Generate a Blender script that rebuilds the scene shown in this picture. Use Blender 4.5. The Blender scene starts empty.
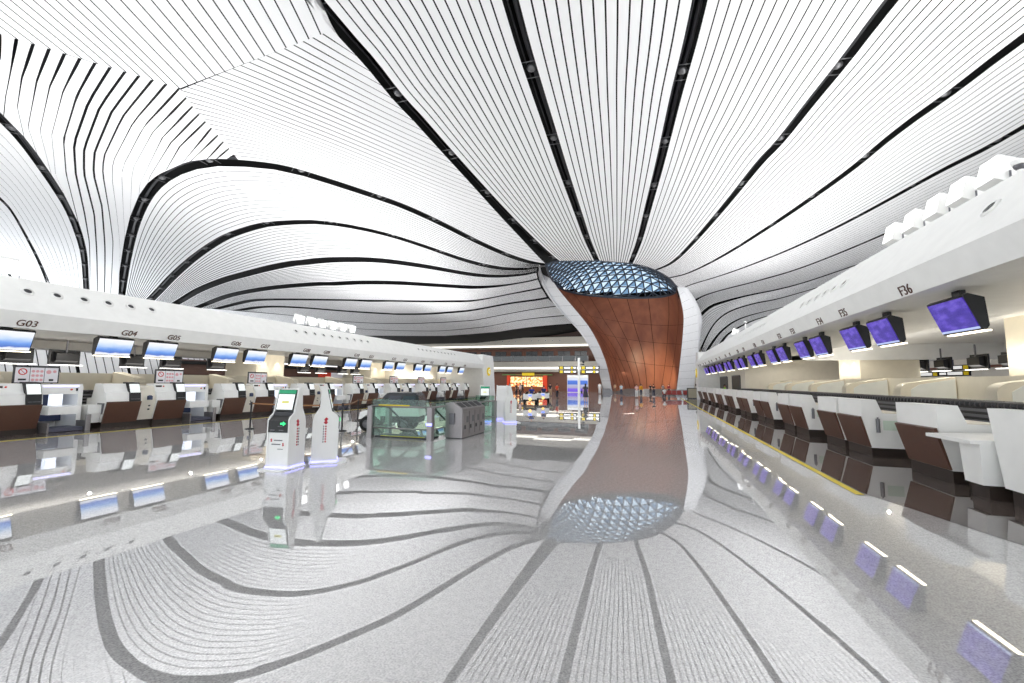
import bpy, math, random
import numpy as np
from mathutils import Vector, Matrix
random.seed(7)
SC = bpy.context.scene
COL = SC.collection
PI = math.pi

# ------------------------------------------------------------------ camera
CZ = 1.8
FPX = 430.0
def cam_axes():
    rl = math.radians(0.5); c, s = math.cos(rl), math.sin(rl)
    dx, dy = 650.0 - 512, 383.5 - 341.5
    x, y = dx*c + dy*s, -dx*s + dy*c
    p = math.atan(y/FPX); a = math.atan(x/FPX*math.cos(p))
    F = np.array([-math.sin(a)*math.cos(p), math.cos(a)*math.cos(p), math.sin(p)])
    R0 = np.array([math.cos(a), math.sin(a), 0]); U0 = np.cross(R0, F)
    return R0*c + U0*s, U0*c - R0*s, F
CR, CU, CF = cam_axes()
CO = np.array([0, 0, CZ])
cd = bpy.data.cameras.new('camera'); cam = bpy.data.objects.new('camera', cd); COL.objects.link(cam)
cd.sensor_width = 36; cd.lens = FPX/1024*36; cd.clip_end = 600; cd.clip_start = 0.05
cam.matrix_world = Matrix([[CR[i], CU[i], -CF[i], CO[i]] for i in range(3)] + [[0, 0, 0, 1]])
SC.camera = cam
def ray(u, v): return CF + CR*(u-512)/FPX + CU*(341.5-v)/FPX
def onZ(u, v, z):
    d = ray(u, v); return CO + d*((z-CZ)/d[2])
def onY(u, v, Y):
    d = ray(u, v); return CO + d*(Y/d[1])

# ------------------------------------------------------------------ materials
def lin(c): return tuple(((x/255)/12.92 if x/255 <= .04045 else ((x/255+.055)/1.055)**2.4) for x in c)
MATS = {}
def mat(name, rgb, rough=.5, metal=0., emit=None, estr=1., spec=.5, alpha=1., noise=None):
    if name in MATS: return MATS[name]
    m = bpy.data.materials.new(name); m.use_nodes = True; nt = m.node_tree
    b = nt.nodes['Principled BSDF']
    c = lin(rgb)
    b.inputs['Base Color'].default_value = (*c, 1); b.inputs['Roughness'].default_value = rough
    b.inputs['Metallic'].default_value = metal; b.inputs['Specular IOR Level'].default_value = spec
    if emit: b.inputs['Emission Color'].default_value = (*lin(emit), 1); b.inputs['Emission Strength'].default_value = estr
    sc_, amt = noise if noise else (3.0, .06)
    tc = nt.nodes.new('ShaderNodeTexCoord'); n = nt.nodes.new('ShaderNodeTexNoise'); n.inputs['Scale'].default_value = sc_
    r = nt.nodes.new('ShaderNodeMapRange'); r.inputs['To Min'].default_value = 1-amt; r.inputs['To Max'].default_value = 1+amt
    mx = nt.nodes.new('ShaderNodeVectorMath'); mx.operation = 'SCALE'; mx.inputs[0].default_value = c
    L = nt.links.new
    L(tc.outputs['Object'], n.inputs['Vector']); L(n.outputs['Fac'], r.inputs['Value']); L(r.outputs['Result'], mx.inputs['Scale'])
    L(mx.outputs['Vector'], b.inputs['Base Color'])
    MATS[name] = m
    return m
white = mat('white_panel', (246, 246, 243), .45)
cream = mat('cream_panel', (232, 226, 212), .5)
beige = mat('beige_wall', (236, 228, 208), .6)
brown = mat('brown_laminate', (92, 62, 48), .45, noise=(9, .10))
plinthm = mat('dark_plinth', (48, 38, 32), .5)
black = mat('black_plastic', (20, 20, 22), .4)
rubber = mat('black_rubber', (24, 24, 24), .8)
steel = mat('brushed_steel', (150, 146, 146), .35, .7, noise=(20, .08))
greym = mat('grey_metal', (112, 112, 116), .4, .5)
darkgrey = mat('dark_grey', (58, 58, 62), .5)
ceilw = mat('ceiling_white', (246, 246, 247), .6, noise=(.4, .01))
voidm = mat('ceiling_void_black', (20, 20, 21), .85)
ductm = mat('duct_metal', (120, 120, 122), .4, .6)
rimw = mat('rim_white', (226, 227, 230), .5)
yellowm = mat('yellow_paint', (236, 214, 60), .5)
letter = mat('brown_letter', (84, 52, 40), .5)
redm = mat('red_plastic', (206, 60, 44), .4)
skin = mat('skin_tone', (214, 168, 140), .6)
hairm = mat('black_hair', (26, 22, 22), .6)
lampw = mat('lamp_white', (255, 255, 255), .5, emit=(255, 252, 245), estr=3.0)
lampwarm = mat('lamp_warm', (255, 250, 235), .5, emit=(255, 240, 210), estr=4.0)
floodm = mat('flood_lens', (250, 250, 250), .4, emit=(255, 255, 255), estr=1.6)
signyellow = mat('sign_yellow', (230, 205, 40), .5, emit=(230, 200, 30), estr=.25)
signwhite = mat('sign_white', (240, 240, 240), .5, emit=(255, 255, 255), estr=.6)
signblack = mat('sign_black', (28, 28, 34), .5)
pinkm = mat('icon_pink', (226, 170, 176), .6)
iconred = mat('icon_red', (200, 60, 66), .6)
paper = mat('poster_white', (236, 234, 240), .5)
termw = mat('terminal_screen', (230, 234, 232), .3, emit=(235, 240, 238), estr=.5)
greenlit = mat('green_lit', (20, 120, 84), .4, emit=(20, 140, 96), estr=.7)
arrowgreen = mat('green_arrow', (40, 210, 120), .4, emit=(60, 235, 140), estr=1.0)
bluelit = mat('blue_violet_light', (150, 150, 255), .4, emit=(150, 150, 255), estr=2.2)
lavlit = mat('lavender_light', (200, 196, 250), .4, emit=(205, 200, 255), estr=1.2)
navy = mat('navy_curtain', (58, 68, 98), .6)
palegreen = mat('pale_green_plate', (214, 230, 214), .3)
wallbrown = mat('far_brown_wall', (112, 72, 56), .5, noise=(2, .12))
slabw = mat('far_slab', (216, 210, 198), .6)

def emissive_screen(name, kind):
    m = bpy.data.materials.new(name); m.use_nodes = True; nt = m.node_tree; b = nt.nodes['Principled BSDF']; L = nt.links.new
    tc = nt.nodes.new('ShaderNodeTexCoord'); sp = nt.nodes.new('ShaderNodeSeparateXYZ'); L(tc.outputs['Generated'], sp.inputs[0])
    r = nt.nodes.new('ShaderNodeValToRGB'); e = r.color_ramp
    n = nt.nodes.new('ShaderNodeTexNoise'); n.inputs['Scale'].default_value = 3.0; n.inputs['Detail'].default_value = 4
    L(tc.outputs['Generated'], n.inputs['Vector'])
    if kind == 'blue':      # white sky on top, deepening to a blue band, a pale footer line
        a = nt.nodes.new('ShaderNodeMath'); a.operation = 'MULTIPLY_ADD'; a.inputs[1].default_value = .22
        L(n.outputs['Fac'], a.inputs[0]); L(sp.outputs['Z'], a.inputs[2])
        s = nt.nodes.new('ShaderNodeMath'); s.operation = 'SUBTRACT'; s.inputs[1].default_value = .11; L(a.outputs[0], s.inputs[0])
        cols = [(0, (245, 246, 252)), (.12, (236, 240, 252)), (.17, (84, 120, 205)), (.36, (112, 160, 235)), (.55, (190, 215, 248)), (.75, (236, 242, 252)), (1, (250, 251, 255))]
        L(s.outputs[0], r.inputs[0]); es = .95
    else:                   # violet-blue mountain picture with a pale footer line
        a = nt.nodes.new('ShaderNodeMath'); a.operation = 'GREATER_THAN'; a.inputs[1].default_value = .07; L(sp.outputs['Z'], a.inputs[0])
        k = nt.nodes.new('ShaderNodeMath'); k.operation = 'MULTIPLY'; L(n.outputs['Fac'], k.inputs[0]); L(a.outputs[0], k.inputs[1])
        cols = [(0, (190, 205, 250)), (.1, (190, 205, 250)), (.22, (58, 42, 140)), (.45, (74, 54, 168)), (.56, (96, 74, 196)), (.75, (120, 100, 210))]
        L(k.outputs[0], r.inputs[0]); es = .9
    while len(e.elements) < len(cols): e.elements.new(.5)
    for el, (p, c) in zip(e.elements, cols): el.position = p; el.color = (*lin(c), 1)
    b.inputs['Base Color'].default_value = (.01, .01, .02, 1); b.inputs['Roughness'].default_value = .25
    L(r.outputs['Color'], b.inputs['Emission Color']); b.inputs['Emission Strength'].default_value = es
    return m
scr_blue = emissive_screen('screen_blue', 'blue'); scr_violet = emissive_screen('screen_violet', 'violet')

def stone(name, c1, c2, f0, f1, scale=70., jitter=.0022):
    m = bpy.data.materials.new(name); m.use_nodes = True; nt = m.node_tree; nt.nodes.remove(nt.nodes['Principled BSDF']); L = nt.links.new
    N = nt.nodes.new; out = nt.nodes['Material Output']
    tc = N('ShaderNodeTexCoord'); n = N('ShaderNodeTexNoise'); n.inputs['Scale'].default_value = scale; n.inputs['Detail'].default_value = 3
    n2 = N('ShaderNodeTexNoise'); n2.inputs['Scale'].default_value = scale*.25; n2.inputs['Detail'].default_value = 2
    L(tc.outputs['Object'], n.inputs['Vector']); L(tc.outputs['Object'], n2.inputs['Vector'])
    ad = N('ShaderNodeMath'); ad.operation = 'MULTIPLY_ADD'; ad.inputs[1].default_value = .35; L(n2.outputs['Fac'], ad.inputs[0]); L(n.outputs['Fac'], ad.inputs[2])
    r = N('ShaderNodeValToRGB'); r.color_ramp.elements[0].position = .50; r.color_ramp.elements[1].position = .84
    r.color_ramp.elements[0].color = (*lin(c1), 1); r.color_ramp.elements[1].color = (*lin(c2), 1); L(ad.outputs[0], r.inputs[0])
    # slabs of 1.2 m laid with tiny differences of level
    sc = N('ShaderNodeVectorMath'); sc.operation = 'SCALE'; sc.inputs['Scale'].default_value = 1/1.2; L(tc.outputs['Object'], sc.inputs[0])
    fl = N('ShaderNodeVectorMath'); fl.operation = 'FLOOR'; L(sc.outputs[0], fl.inputs[0])
    wn = N('ShaderNodeTexWhiteNoise'); L(fl.outputs[0], wn.inputs['Vector'])
    sb = N('ShaderNodeVectorMath'); sb.operation = 'SUBTRACT'; sb.inputs[1].default_value = (.5, .5, .5); L(wn.outputs['Color'], sb.inputs[0])
    s2 = N('ShaderNodeVectorMath'); s2.operation = 'SCALE'; s2.inputs['Scale'].default_value = jitter; L(sb.outputs[0], s2.inputs[0])
    g = N('ShaderNodeNewGeometry'); a2 = N('ShaderNodeVectorMath'); a2.operation = 'ADD'; L(g.outputs['Normal'], a2.inputs[0]); L(s2.outputs[0], a2.inputs[1])
    nn = N('ShaderNodeVectorMath'); nn.operation = 'NORMALIZE'; L(a2.outputs[0], nn.inputs[0])
    d = N('ShaderNodeBsdfDiffuse'); L(r.outputs['Color'], d.inputs['Color'])
    gl = N('ShaderNodeBsdfGlossy'); gl.inputs['Roughness'].default_value = .008; gl.inputs['Color'].default_value = (.97, .97, .98, 1); L(nn.outputs[0], gl.inputs['Normal'])
    lw = N('ShaderNodeLayerWeight'); lw.inputs['Blend'].default_value = .5
    pw = N('ShaderNodeMath'); pw.operation = 'POWER'; pw.inputs[1].default_value = 4.0; L(lw.outputs['Facing'], pw.inputs[0])
    ma = N('ShaderNodeMath'); ma.operation = 'MULTIPLY_ADD'; ma.inputs[1].default_value = f1; ma.inputs[2].default_value = f0; L(pw.outputs[0], ma.inputs[0])
    mx = N('ShaderNodeMixShader'); L(ma.outputs[0], mx.inputs[0]); L(d.outputs[0], mx.inputs[1]); L(gl.outputs[0], mx.inputs[2]); L(mx.outputs[0], out.inputs['Surface'])
    return m
floor_light = stone('grey_granite', (180, 179, 179), (230, 229, 228), .29, .62)
floor_dark = stone('brown_granite', (62, 54, 50), (120, 108, 102), .16, .60)

def glassm(name, rgb, tr=.75, rough=.02):
    m = bpy.data.materials.new(name); m.use_nodes = True; nt = m.node_tree; nt.nodes.remove(nt.nodes['Principled BSDF']); L = nt.links.new
    N = nt.nodes.new; t = N('ShaderNodeBsdfTransparent'); t.inputs[0].default_value = (*lin(rgb), 1)
    g = N('ShaderNodeBsdfGlossy'); g.inputs['Roughness'].default_value = rough; fr = N('ShaderNodeLayerWeight'); fr.inputs['Blend'].default_value = .5; pw = N('ShaderNodeMath'); pw.operation = 'POWER'; pw.inputs[1].default_value = 4; L(fr.outputs['Facing'], pw.inputs[0])
    mx = N('ShaderNodeMixShader'); a = N('ShaderNodeMath'); a.operation = 'MULTIPLY_ADD'; a.inputs[1].default_value = .7; a.inputs[2].default_value = 1-tr; L(pw.outputs[0], a.inputs[0])
    L(a.outputs[0], mx.inputs[0]); L(t.outputs[0], mx.inputs[1]); L(g.outputs[0], mx.inputs[2]); L(mx.outputs[0], nt.nodes['Material Output'].inputs['Surface'])
    return m
glass_green = glassm('green_glass', (226, 244, 236), .95)
glass_sky = glassm('skylight_glass', (168, 184, 198), .98)
glass_fritted = glassm('fritted_glass', (92, 118, 142), .98)
glass_dark = glassm('dark_glass', (120, 140, 140), .92)

def wood_mat():
    m = bpy.data.materials.new('copper_wood'); m.use_nodes = True; nt = m.node_tree; b = nt.nodes['Principled BSDF']; L = nt.links.new; N = nt.nodes.new
    tc = N('ShaderNodeTexCoord'); mp = N('ShaderNodeMapping'); mp.inputs['Scale'].default_value = (.5, .5, .05); L(tc.outputs['Object'], mp.inputs[0])
    n = N('ShaderNodeTexNoise'); n.inputs['Scale'].default_value = 1.2; n.inputs['Detail'].default_value = 6; L(mp.outputs[0], n.inputs['Vector'])
    r = N('ShaderNodeValToRGB'); r.color_ramp.elements[0].position = .3; r.color_ramp.elements[1].position = .72
    r.color_ramp.elements[0].color = (*lin((120, 73, 57)), 1); r.color_ramp.elements[1].color = (*lin((150, 95, 71)), 1)
    L(n.outputs['Fac'], r.inputs[0]); L(r.outputs['Color'], b.inputs['Base Color']); b.inputs['Roughness'].default_value = .38
    return m
woodm = wood_mat()
seamm = mat('wood_seam', (40, 24, 18), .8)

# ------------------------------------------------------------------ mesh helpers
class MB:
    def __init__(s): s.v = []; s.f = []; s.mi = []; s.cur = 0
    def m(s, i): s.cur = i; return s
    def add(s, vs, fs):
        o = len(s.v); s.v += [tuple(map(float, p)) for p in vs]; s.f += [tuple(o+i for i in f) for f in fs]; s.mi += [s.cur]*len(fs); return s
    def box(s, x0, x1, y0, y1, z0, z1, bev=0.0):
        if bev <= 0:
            return s.add([(x0,y0,z0),(x1,y0,z0),(x1,y1,z0),(x0,y1,z0),(x0,y0,z1),(x1,y0,z1),(x1,y1,z1),(x0,y1,z1)],
                         [(0,3,2,1),(4,5,6,7),(0,1,5,4),(1,2,6,5),(2,3,7,6),(3,0,4,7)])
        b = min(bev, (x1-x0)/2.01, (y1-y0)/2.01)
        pl = [(x0+b,y0),(x1-b,y0),(x1,y0+b),(x1,y1-b),(x1-b,y1),(x0+b,y1),(x0,y1-b),(x0,y0+b)]
        return s.prism(pl, 'z', z0, z1)
    def prism(s, poly, ax, a, b):
        """poly in the two other axes (x: (y,z); y: (x,z); z: (x,y)), extruded from a to b along ax"""
        n = len(poly)
        mk = {'x': lambda p, t: (t, p[0], p[1]), 'y': lambda p, t: (p[0], t, p[1]), 'z': lambda p, t: (p[0], p[1], t)}[ax]
        vs = [mk(p, a) for p in poly] + [mk(p, b) for p in poly]
        fs = [tuple(range(n-1, -1, -1)), tuple(range(n, 2*n))] + [(i, (i+1) % n, n+(i+1) % n, n+i) for i in range(n)]
        return s.add(vs, fs)
    def tube(s, pts, r, n=8, cap=True):
        pts = [Vector(p) for p in pts]; rs = r if isinstance(r, (list, tuple)) else [r]*len(pts)
        vs = []; fs = []; ref = None
        for i, p in enumerate(pts):
            d = (pts[min(i+1, len(pts)-1)] - pts[max(i-1, 0)]).normalized()
            if ref is None: ref = Vector((0, 0, 1)) if abs(d.z) < .9 else Vector((1, 0, 0))
            a = d.cross(ref).normalized(); b = a.cross(d).normalized(); ref = b
            for k in range(n):
                t = 2*PI*k/n; vs.append(p + a*math.cos(t)*rs[i] + b*math.sin(t)*rs[i])
        for i in range(len(pts)-1):
            for k in range(n): fs.append((i*n+k, i*n+(k+1) % n, (i+1)*n+(k+1) % n, (i+1)*n+k))
        if cap: fs += [tuple(range(n-1, -1, -1)), tuple(range((len(pts)-1)*n, len(pts)*n))]
        return s.add(vs, fs)
    def lathe(s, prof, c=(0, 0, 0), ax=(0, 0, 1), n=20):
        ax = Vector(ax).normalized(); u = ax.orthogonal().normalized(); w = ax.cross(u); c = Vector(c)
        vs = []; fs = []
        for (r, h) in prof:
            for k in range(n):
                t = 2*PI*k/n; vs.append(c + ax*h + u*(r*math.cos(t)) + w*(r*math.sin(t)))
        for i in range(len(prof)-1):
            for k in range(n): fs.append((i*n+k, i*n+(k+1) % n, (i+1)*n+(k+1) % n, (i+1)*n+k))
        return s.add(vs, fs)
    def ell(s, c, r, n=12, m=8):
        vs = []; fs = []
        for i in range(m+1):
            ph = PI*i/m - PI/2
            for k in range(n):
                t = 2*PI*k/n; vs.append((c[0]+r[0]*math.cos(ph)*math.cos(t), c[1]+r[1]*math.cos(ph)*math.sin(t), c[2]+r[2]*math.sin(ph)))
        for i in range(m):
            for k in range(n): fs.append((i*n+k, i*n+(k+1) % n, (i+1)*n+(k+1) % n, (i+1)*n+k))
        return s.add(vs, fs)
    def build(s, name, mats, parent=None, smooth=False):
        me = bpy.data.meshes.new(name); me.from_pydata(s.v, [], s.f)
        mats = mats if isinstance(mats, (list, tuple)) else [mats]
        for k in mats: me.materials.append(k)
        me.polygons.foreach_set('material_index', [min(i, len(mats)-1) for i in s.mi])
        if smooth: me.polygons.foreach_set('use_smooth', [True]*len(me.polygons))
        me.update()
        o = bpy.data.objects.new(name, me); COL.objects.link(o)
        if parent: o.parent = parent
        return o
def tag(o, label=None, cat=None, group=None, kind=None):
    if label: o['label'] = label
    if cat: o['category'] = cat
    if group: o['group'] = group
    if kind: o['kind'] = kind
    return o
def thing(name, label, cat, loc=(0, 0, 0), rz=0, group=None):
    o = bpy.data.objects.new(name, None); COL.objects.link(o); o.empty_display_size = .2
    o.location = loc; o.rotation_euler = (0, 0, rz)
    return tag(o, label, cat, group)
def struct(o): return tag(o, kind='structure')
def copy_tree(o, parent=None):
    c = o.copy(); COL.objects.link(c)
    if parent: c.parent = parent
    for ch in list(o.children): copy_tree(ch, c)
    return c
def place(proto, used, loc, rz, label, group=None):
    o = proto if not used else copy_tree(proto)
    o.location = loc; o.rotation_euler = (0, 0, rz); o['label'] = label
    if group: o['group'] = group
    return o
ORD = ['first', 'second', 'third', 'fourth', 'fifth', 'sixth', 'seventh', 'eighth', 'ninth', 'tenth', 'eleventh', 'twelfth', 'thirteenth', 'fourteenth', 'fifteenth', 'sixteenth', 'seventeenth', 'eighteenth', 'nineteenth', 'twentieth']

# ------------------------------------------------------------------ ceiling surface
ZC = 16.8
def sig(x): return 1/(1+np.exp(-np.clip(x, -40, 40)))
def smooth(a, b, x):
    t = np.clip((x-a)/(b-a), 0, 1); return t*t*(3-2*t)
def S(X, Y):
    X = np.asarray(X, float); Y = np.asarray(Y, float)
    yc = 36 + np.maximum(0, X+36)*.85
    t = (Y-yc)*.8
    r = np.hypot(X+4, Y-66)
    w = smooth(11, 24, r)*sig((-6-X)/3)
    z = ZC - w*(4.3*sig((t-2)/2.5) + .12*np.maximum(0, t-10))
    z = z - .07*np.maximum(0, X-16)
    return z
def hit(u, v):
    d = ray(u, v); d = d/np.linalg.norm(d)
    s = np.linspace(4, 320, 3200); P = CO[None] + s[:, None]*d[None]
    g = P[:, 2] - S(P[:, 0], P[:, 1]); i = np.argmax(g > 0)
    if g[i] <= 0: return P[-1]
    a = g[i-1]/(g[i-1]-g[i]) if i else 0
    return P[i-1]*(1-a) + P[i]*a
def resample(P, n):
    P = np.asarray(P); d = np.r_[0, np.cumsum(np.linalg.norm(np.diff(P, axis=0), axis=1))]
    t = np.linspace(0, d[-1], n); return np.stack([np.interp(t, d, P[:, k]) for k in range(P.shape[1])], 1)
def catmull(P, k=6):
    P = [np.asarray(p, float) for p in P]; Q = [2*P[0]-P[1]] + P + [2*P[-1]-P[-2]]; out = []
    for i in range(1, len(Q)-2):
        a, b, c, d = Q[i-1:i+3]
        for j in range(k):
            t = j/k; out.append(.5*((2*b) + (c-a)*t + (2*a-5*b+4*c-d)*t*t + (3*b-a-3*c+d)*t**3))
    out.append(P[-1]); return np.array(out)
def band(px, ext0=0, ext1=0):
    """image curve -> curve on the ceiling, optionally carried on past either end"""
    q = catmull(px, 5); P = np.array([hit(*p) for p in q])
    # smooth in plan
    for _ in range(2): P[1:-1] = (P[:-2] + 2*P[1:-1] + P[2:])/4
    def more(a, b, L):
        d = (a-b)[:2]; d = d/np.linalg.norm(d); return [a[:2] + d*L*k/6 for k in range(1, 7)]
    XY = [p[:2] for p in P]
    if ext0: XY = more(P[0], P[3], ext0)[::-1] + XY
    if ext1: XY = XY + more(P[-1], P[-3], ext1)
    XY = np.array(XY)
    return np.column_stack([XY, S(XY[:, 0], XY[:, 1])])
A = {
'A1': [(316,0),(353,43),(372,63.7),(398,97),(418,118),(441,144),(475,181),(506,214),(531.5,239),(548,254),(557,261)],
'A2': [(510,0),(523,46),(541,102),(547,120),(562.6,168),(578,212),(587.7,240),(597,260.5)],
'A3': [(701,0),(691,43),(678.4,89),(671,119.7),(660.6,163),(648,210),(640,240),(631,263)],
'A4': [(891,0),(871,25.5),(848,56),(827.6,81.5),(807,107),(779,142.6),(760,162),(730,199.6),(696.4,239),(674,261.6),(656,270)],
'A5': [(1024,38),(993,61),(950,94),(917,117),(883.6,142.6),(854,167.6),(802,205),(760,233),(723,256),(689,273),(668,278)],
'A6': [(1024,127),(985.5,149),(942,170.6),(865.6,212.7),(809,241),(764,260),(723,275),(692.6,284),(681,289)],
'A7': [(954,205),(903,226),(850.6,248.5),(798,269),(753,282),(723,289.5),(702,296),(690,303)],
'A8': [(862,263),(809,281),(779.5,289),(754,294),(730,299.7),(711.6,306),(698,318)],
'A9': [(830,284),(779.5,298.5),(754,303.5),(730,311),(716,321),(707,335),(699,353)],
'A10': [(800,303),(779.5,308),(742,318),(723,330),(710,346),(703,360)],
'A11': [(780,313),(754,320),(730,332.5),(720,344),(711,358)],
}
B = {
'B1': [(-12,244),(0,258),(8,270)],
'B2': [(-30,172),(0,198.6),(11.5,211),(25.5,235.5),(38,259.7),(47,280)],
'B3': [(-25,98),(0,119.7),(19,140),(38,165.5),(54.7,189.7),(67.5,211),(77.7,236.8),(82.8,257),(85,284)],
'B4': [(122,290),(127,259.7),(133.7,229),(142.6,205),(155,186),(173,173),(193.5,165.5),(216.5,162.4),(240,163.2),(260,164.9),(287,168.8),(334,183),(371.6,195.4),(403,206.4),(440.6,223.6),(475,241),(506.4,255),(530,262.5),(543,264.5)],
'B5': [(154,296),(173,276),(196,256),(221.5,239),(240,231.5),(262,225),(287,222.7),(315,222),(346.5,225.8),(387,234.6),(428,247.8),(465.6,261),(500,268.5),(525,269),(537.5,267.3)],
'B6': [(182,300),(198.6,290),(224,280),(240,275.5),(271,267.5),(302.7,262),(340,259.7),(381,260.6),(428,267),(465.6,273.8),(497,276.3),(525,274.4),(536.5,272)],
'B7': [(203.7,305),(221.5,298),(240,293),(277.6,287),(334,283),(390.4,282.6),(428,284.8),(468.8,287),(500,285.7),(528,281.5),(537.5,279)],
'B8': [(220,308),(240,303),(258.8,299.8),(302.7,299.5),(365,300.4),(428,301.4),(472,300.4),(506.4,294.8),(532,290),(541,288)],
'B9': [(240,310),(265,306.5),(302.7,307.6),(349.7,311.4),(396.7,314),(434,313.6),(472,309.8),(506.4,304),(535,300.2),(547,298)],
'B10': [(252,312),(287,315),(334,320.8),(381,323.5),(428,323),(465.6,320.8),(506,314.5),(531,310),(556,306.5)],
'B11': [(330,327),(380,330),(428,331),(460,329.5),(490.7,325.5),(522,320),(566,315.5)],
'B12': [(400,336),(440,336),(484.5,333.3),(522,328.5),(574,324)],
}
G3 = {}
def flank(px, z0, y1, ext):
    q = catmull(px, 5); y0 = onZ(*q[0], z0)[1]; d = np.r_[0, np.cumsum(np.hypot(*np.diff(q, axis=0).T))]; t = (d/d[-1])**.8
    P = np.array([onY(u, v, y0+(y1-y0)*k) for (u, v), k in zip(q, t)])
    e = P[0]-P[3]; e[2] = 0; e /= np.linalg.norm(e)
    return np.vstack([[P[0]+e*ext*(1-k/6) for k in range(6)], P])
for k, q in A.items(): G3[k] = band(q, {'A1': 14, 'A2': 22, 'A3': 22, 'A4': 16, 'A5': 16, 'A6': 18, 'A7': 22}[k], 0) if k in ('A1', 'A2', 'A3', 'A4', 'A5', 'A6', 'A7') else flank(q, {'A8': 16.2, 'A9': 15.8, 'A10': 15.4, 'A11': 15.0}[k], 85.2, 26)
for k, q in B.items(): G3[k] = band(q, {'B1': 8, 'B2': 6, 'B3': 10}.get(k, 22), 14 if k in ('B1', 'B2', 'B3') else (7 if k in ('B11', 'B12') else 0))

strips = MB(); backs = MB()
HB = .35; HBB = .5
def sheet(L, gap, up=.7, vec=(0, 0, 1)):
    """L: (K+1, M, 3) seam lines; white strips between them with true gaps; a dark liner above"""
    K, M = L.shape[0]-1, L.shape[1]
    for k in range(K):
        a, b = L[k], L[k+1]; d = np.maximum(np.linalg.norm(b-a, axis=1), 1e-4)
        ga = gap/2 if k else 0.; gb = gap/2 if k < K-1 else 0.
        fa = np.clip(ga/d, 0, .42)[:, None]; fb = np.clip(gb/d, 0, .42)[:, None]
        p, q = a + (b-a)*fa, b + (a-b)*fb
        o = [tuple(x) for x in p] + [tuple(x) for x in q]
        strips.add(o, [(i, i+1, M+i+1, M+i) for i in range(M-1)])
    st = max(1, K//4); rows = list(range(0, K, st)) + [K]
    vs = [(x+vec[0]*up, y+vec[1]*up, z+vec[2]*up) for r in rows for (x, y, z) in L[r]]
    backs.add(vs, [(r*M+i, r*M+i+1, (r+1)*M+i+1, (r+1)*M+i) for r in range(len(rows)-1) for i in range(M-1)])
def loft(c0, c1, K, M=56, drape=True, h0=0., h1=0.):
    a, b = resample(c0, M), resample(c1, M)
    d = np.maximum(np.linalg.norm(b-a, axis=1), 1e-3); f0 = np.minimum(h0/d, .3)[:, None]; f1 = np.minimum(h1/d, .3)[:, None]
    a, b = a + (b-a)*f0, b + (a-b)*f1
    L = np.stack([a*(1-k/K) + b*k/K for k in range(K+1)])
    if drape: L[..., 2] = S(L[..., 0], L[..., 1])
    return L
hb = lambda k: .3 if k in ('B11', 'B12', 'B10') else (HB if k[0] == 'A' else (HBB if k not in ('B1', 'B2', 'B3') else .42))
for x, y, K, g in [('A1','A2',15,.076),('A2','A3',14,.076),('A3','A4',15,.076),('A4','A5',15,.075),('A5','A6',14,.075),('A6','A7',12,.06),('A7','A8',10,.07),
                   ('A8','A9',9,.08),('A9','A10',8,.08),('A10','A11',7,.08),
                   ('B4','B5',14,.08),('B5','B6',13,.075),('B6','B7',12,.07),('B7','B8',11,.06),('B8','B9',10,.06),('B9','B10',9,.06),('B10','B11',8,.06),('B11','B12',8,.06),
                   ('B2','B3',9,.07),('B1','B2',8,.07)]:
    sheet(loft(G3[x], G3[y], K, 56, x not in ('A7', 'A8', 'A9', 'A10'), hb(x), hb(y)), g, .7, (.4, .9, .5) if x in ('A7', 'A8', 'A9', 'A10') else (0, 0, 1))
def shift(c, dx, dy, dz=None):
    q = c.copy(); q[:, 0] += dx; q[:, 1] += dy
    if dz is None: q[:, 2] = S(q[:, 0], q[:, 1])
    else: q[:, 2] += dz
    return q
sheet(loft(G3['A11'], shift(G3['A11'], 9, 6, -.5), 8, 56, False, HB), .08, .7, (.4, .9, .5))
sheet(loft(shift(G3['B1'], -8, -2), G3['B1'], 8, 56, True, 0, .42), .09)
def liner(L, vec):
    K, M = len(L), L.shape[1]
    backs.add([(x+vec[0], y+vec[1], z+vec[2]) for r in L for (x, y, z) in r], [(r*M+i, r*M+i+1, (r+1)*M+i+1, (r+1)*M+i) for r in range(K-1) for i in range(M-1)])
far = shift(G3['A11'], 9, 6, -.5)
liner(np.stack([resample(c, 56) for c in (G3['A7'], G3['A8'], G3['A9'], G3['A10'], G3['A11'], far)]), (.5, 1.1, .6))
# the three facets between B3, B4 and A1
s1 = [(65,153),(130,175),(193,190),(253,212),(313,230),(373,248),(432,265),(490,283),(545,298),(598,315),(652,330),(705,347),(733,382),(758,416),(785,445),(810,474),(835,498),(860,527),(883,551),(905,578),(928,604)]
k1 = [(38,300),(85,305),(145,320),(195,340),(248,360),(300,375),(348,400),(393,418),(440,435),(482,458),(525,477),(565,497),(600,518),(637,540),(670,560),(705,577)]
k2 = [(22,380),(68,420),(110,500),(157,515),(203,530),(247,548),(290,565),(330,585),(370,600),(408,617),(443,635),(487,645),(525,655)]
k3 = {3:[(178,683)],4:[(218,683),(243,765)],5:[(258,683),(298,868)],6:[(297,683),(330,830),(350,950),(352,1120)],7:[(330,683),(370,840),(382,1135)],8:[(367,683),(400,810),(412,970),(410,1140)],
      9:[(405,683),(430,830),(445,950),(436,1145)],10:[(440,700),(460,850),(472,980),(468,1090)],11:[(478,683),(483,800),(492,935)],12:[(518,690),(521,850)],13:[(550,720),(548,770)],14:[(590,690),(577,725)],15:[(650,672),(632,698)],16:[(712,645),(697,662)],17:[(757,638)],18:[(815,630)],19:[(860,626)],20:[(905,626)]}
k3[0] = [(17,455)]; k3[1] = [(66,528)]; k3[2] = [(118,594)]
zz = lambda p: (p[0]*260/1021, p[1]*260/1021)
def nearest(c, p): return int(np.argmin(np.linalg.norm(c[:, :2]-p[:2], axis=1)))
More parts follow.
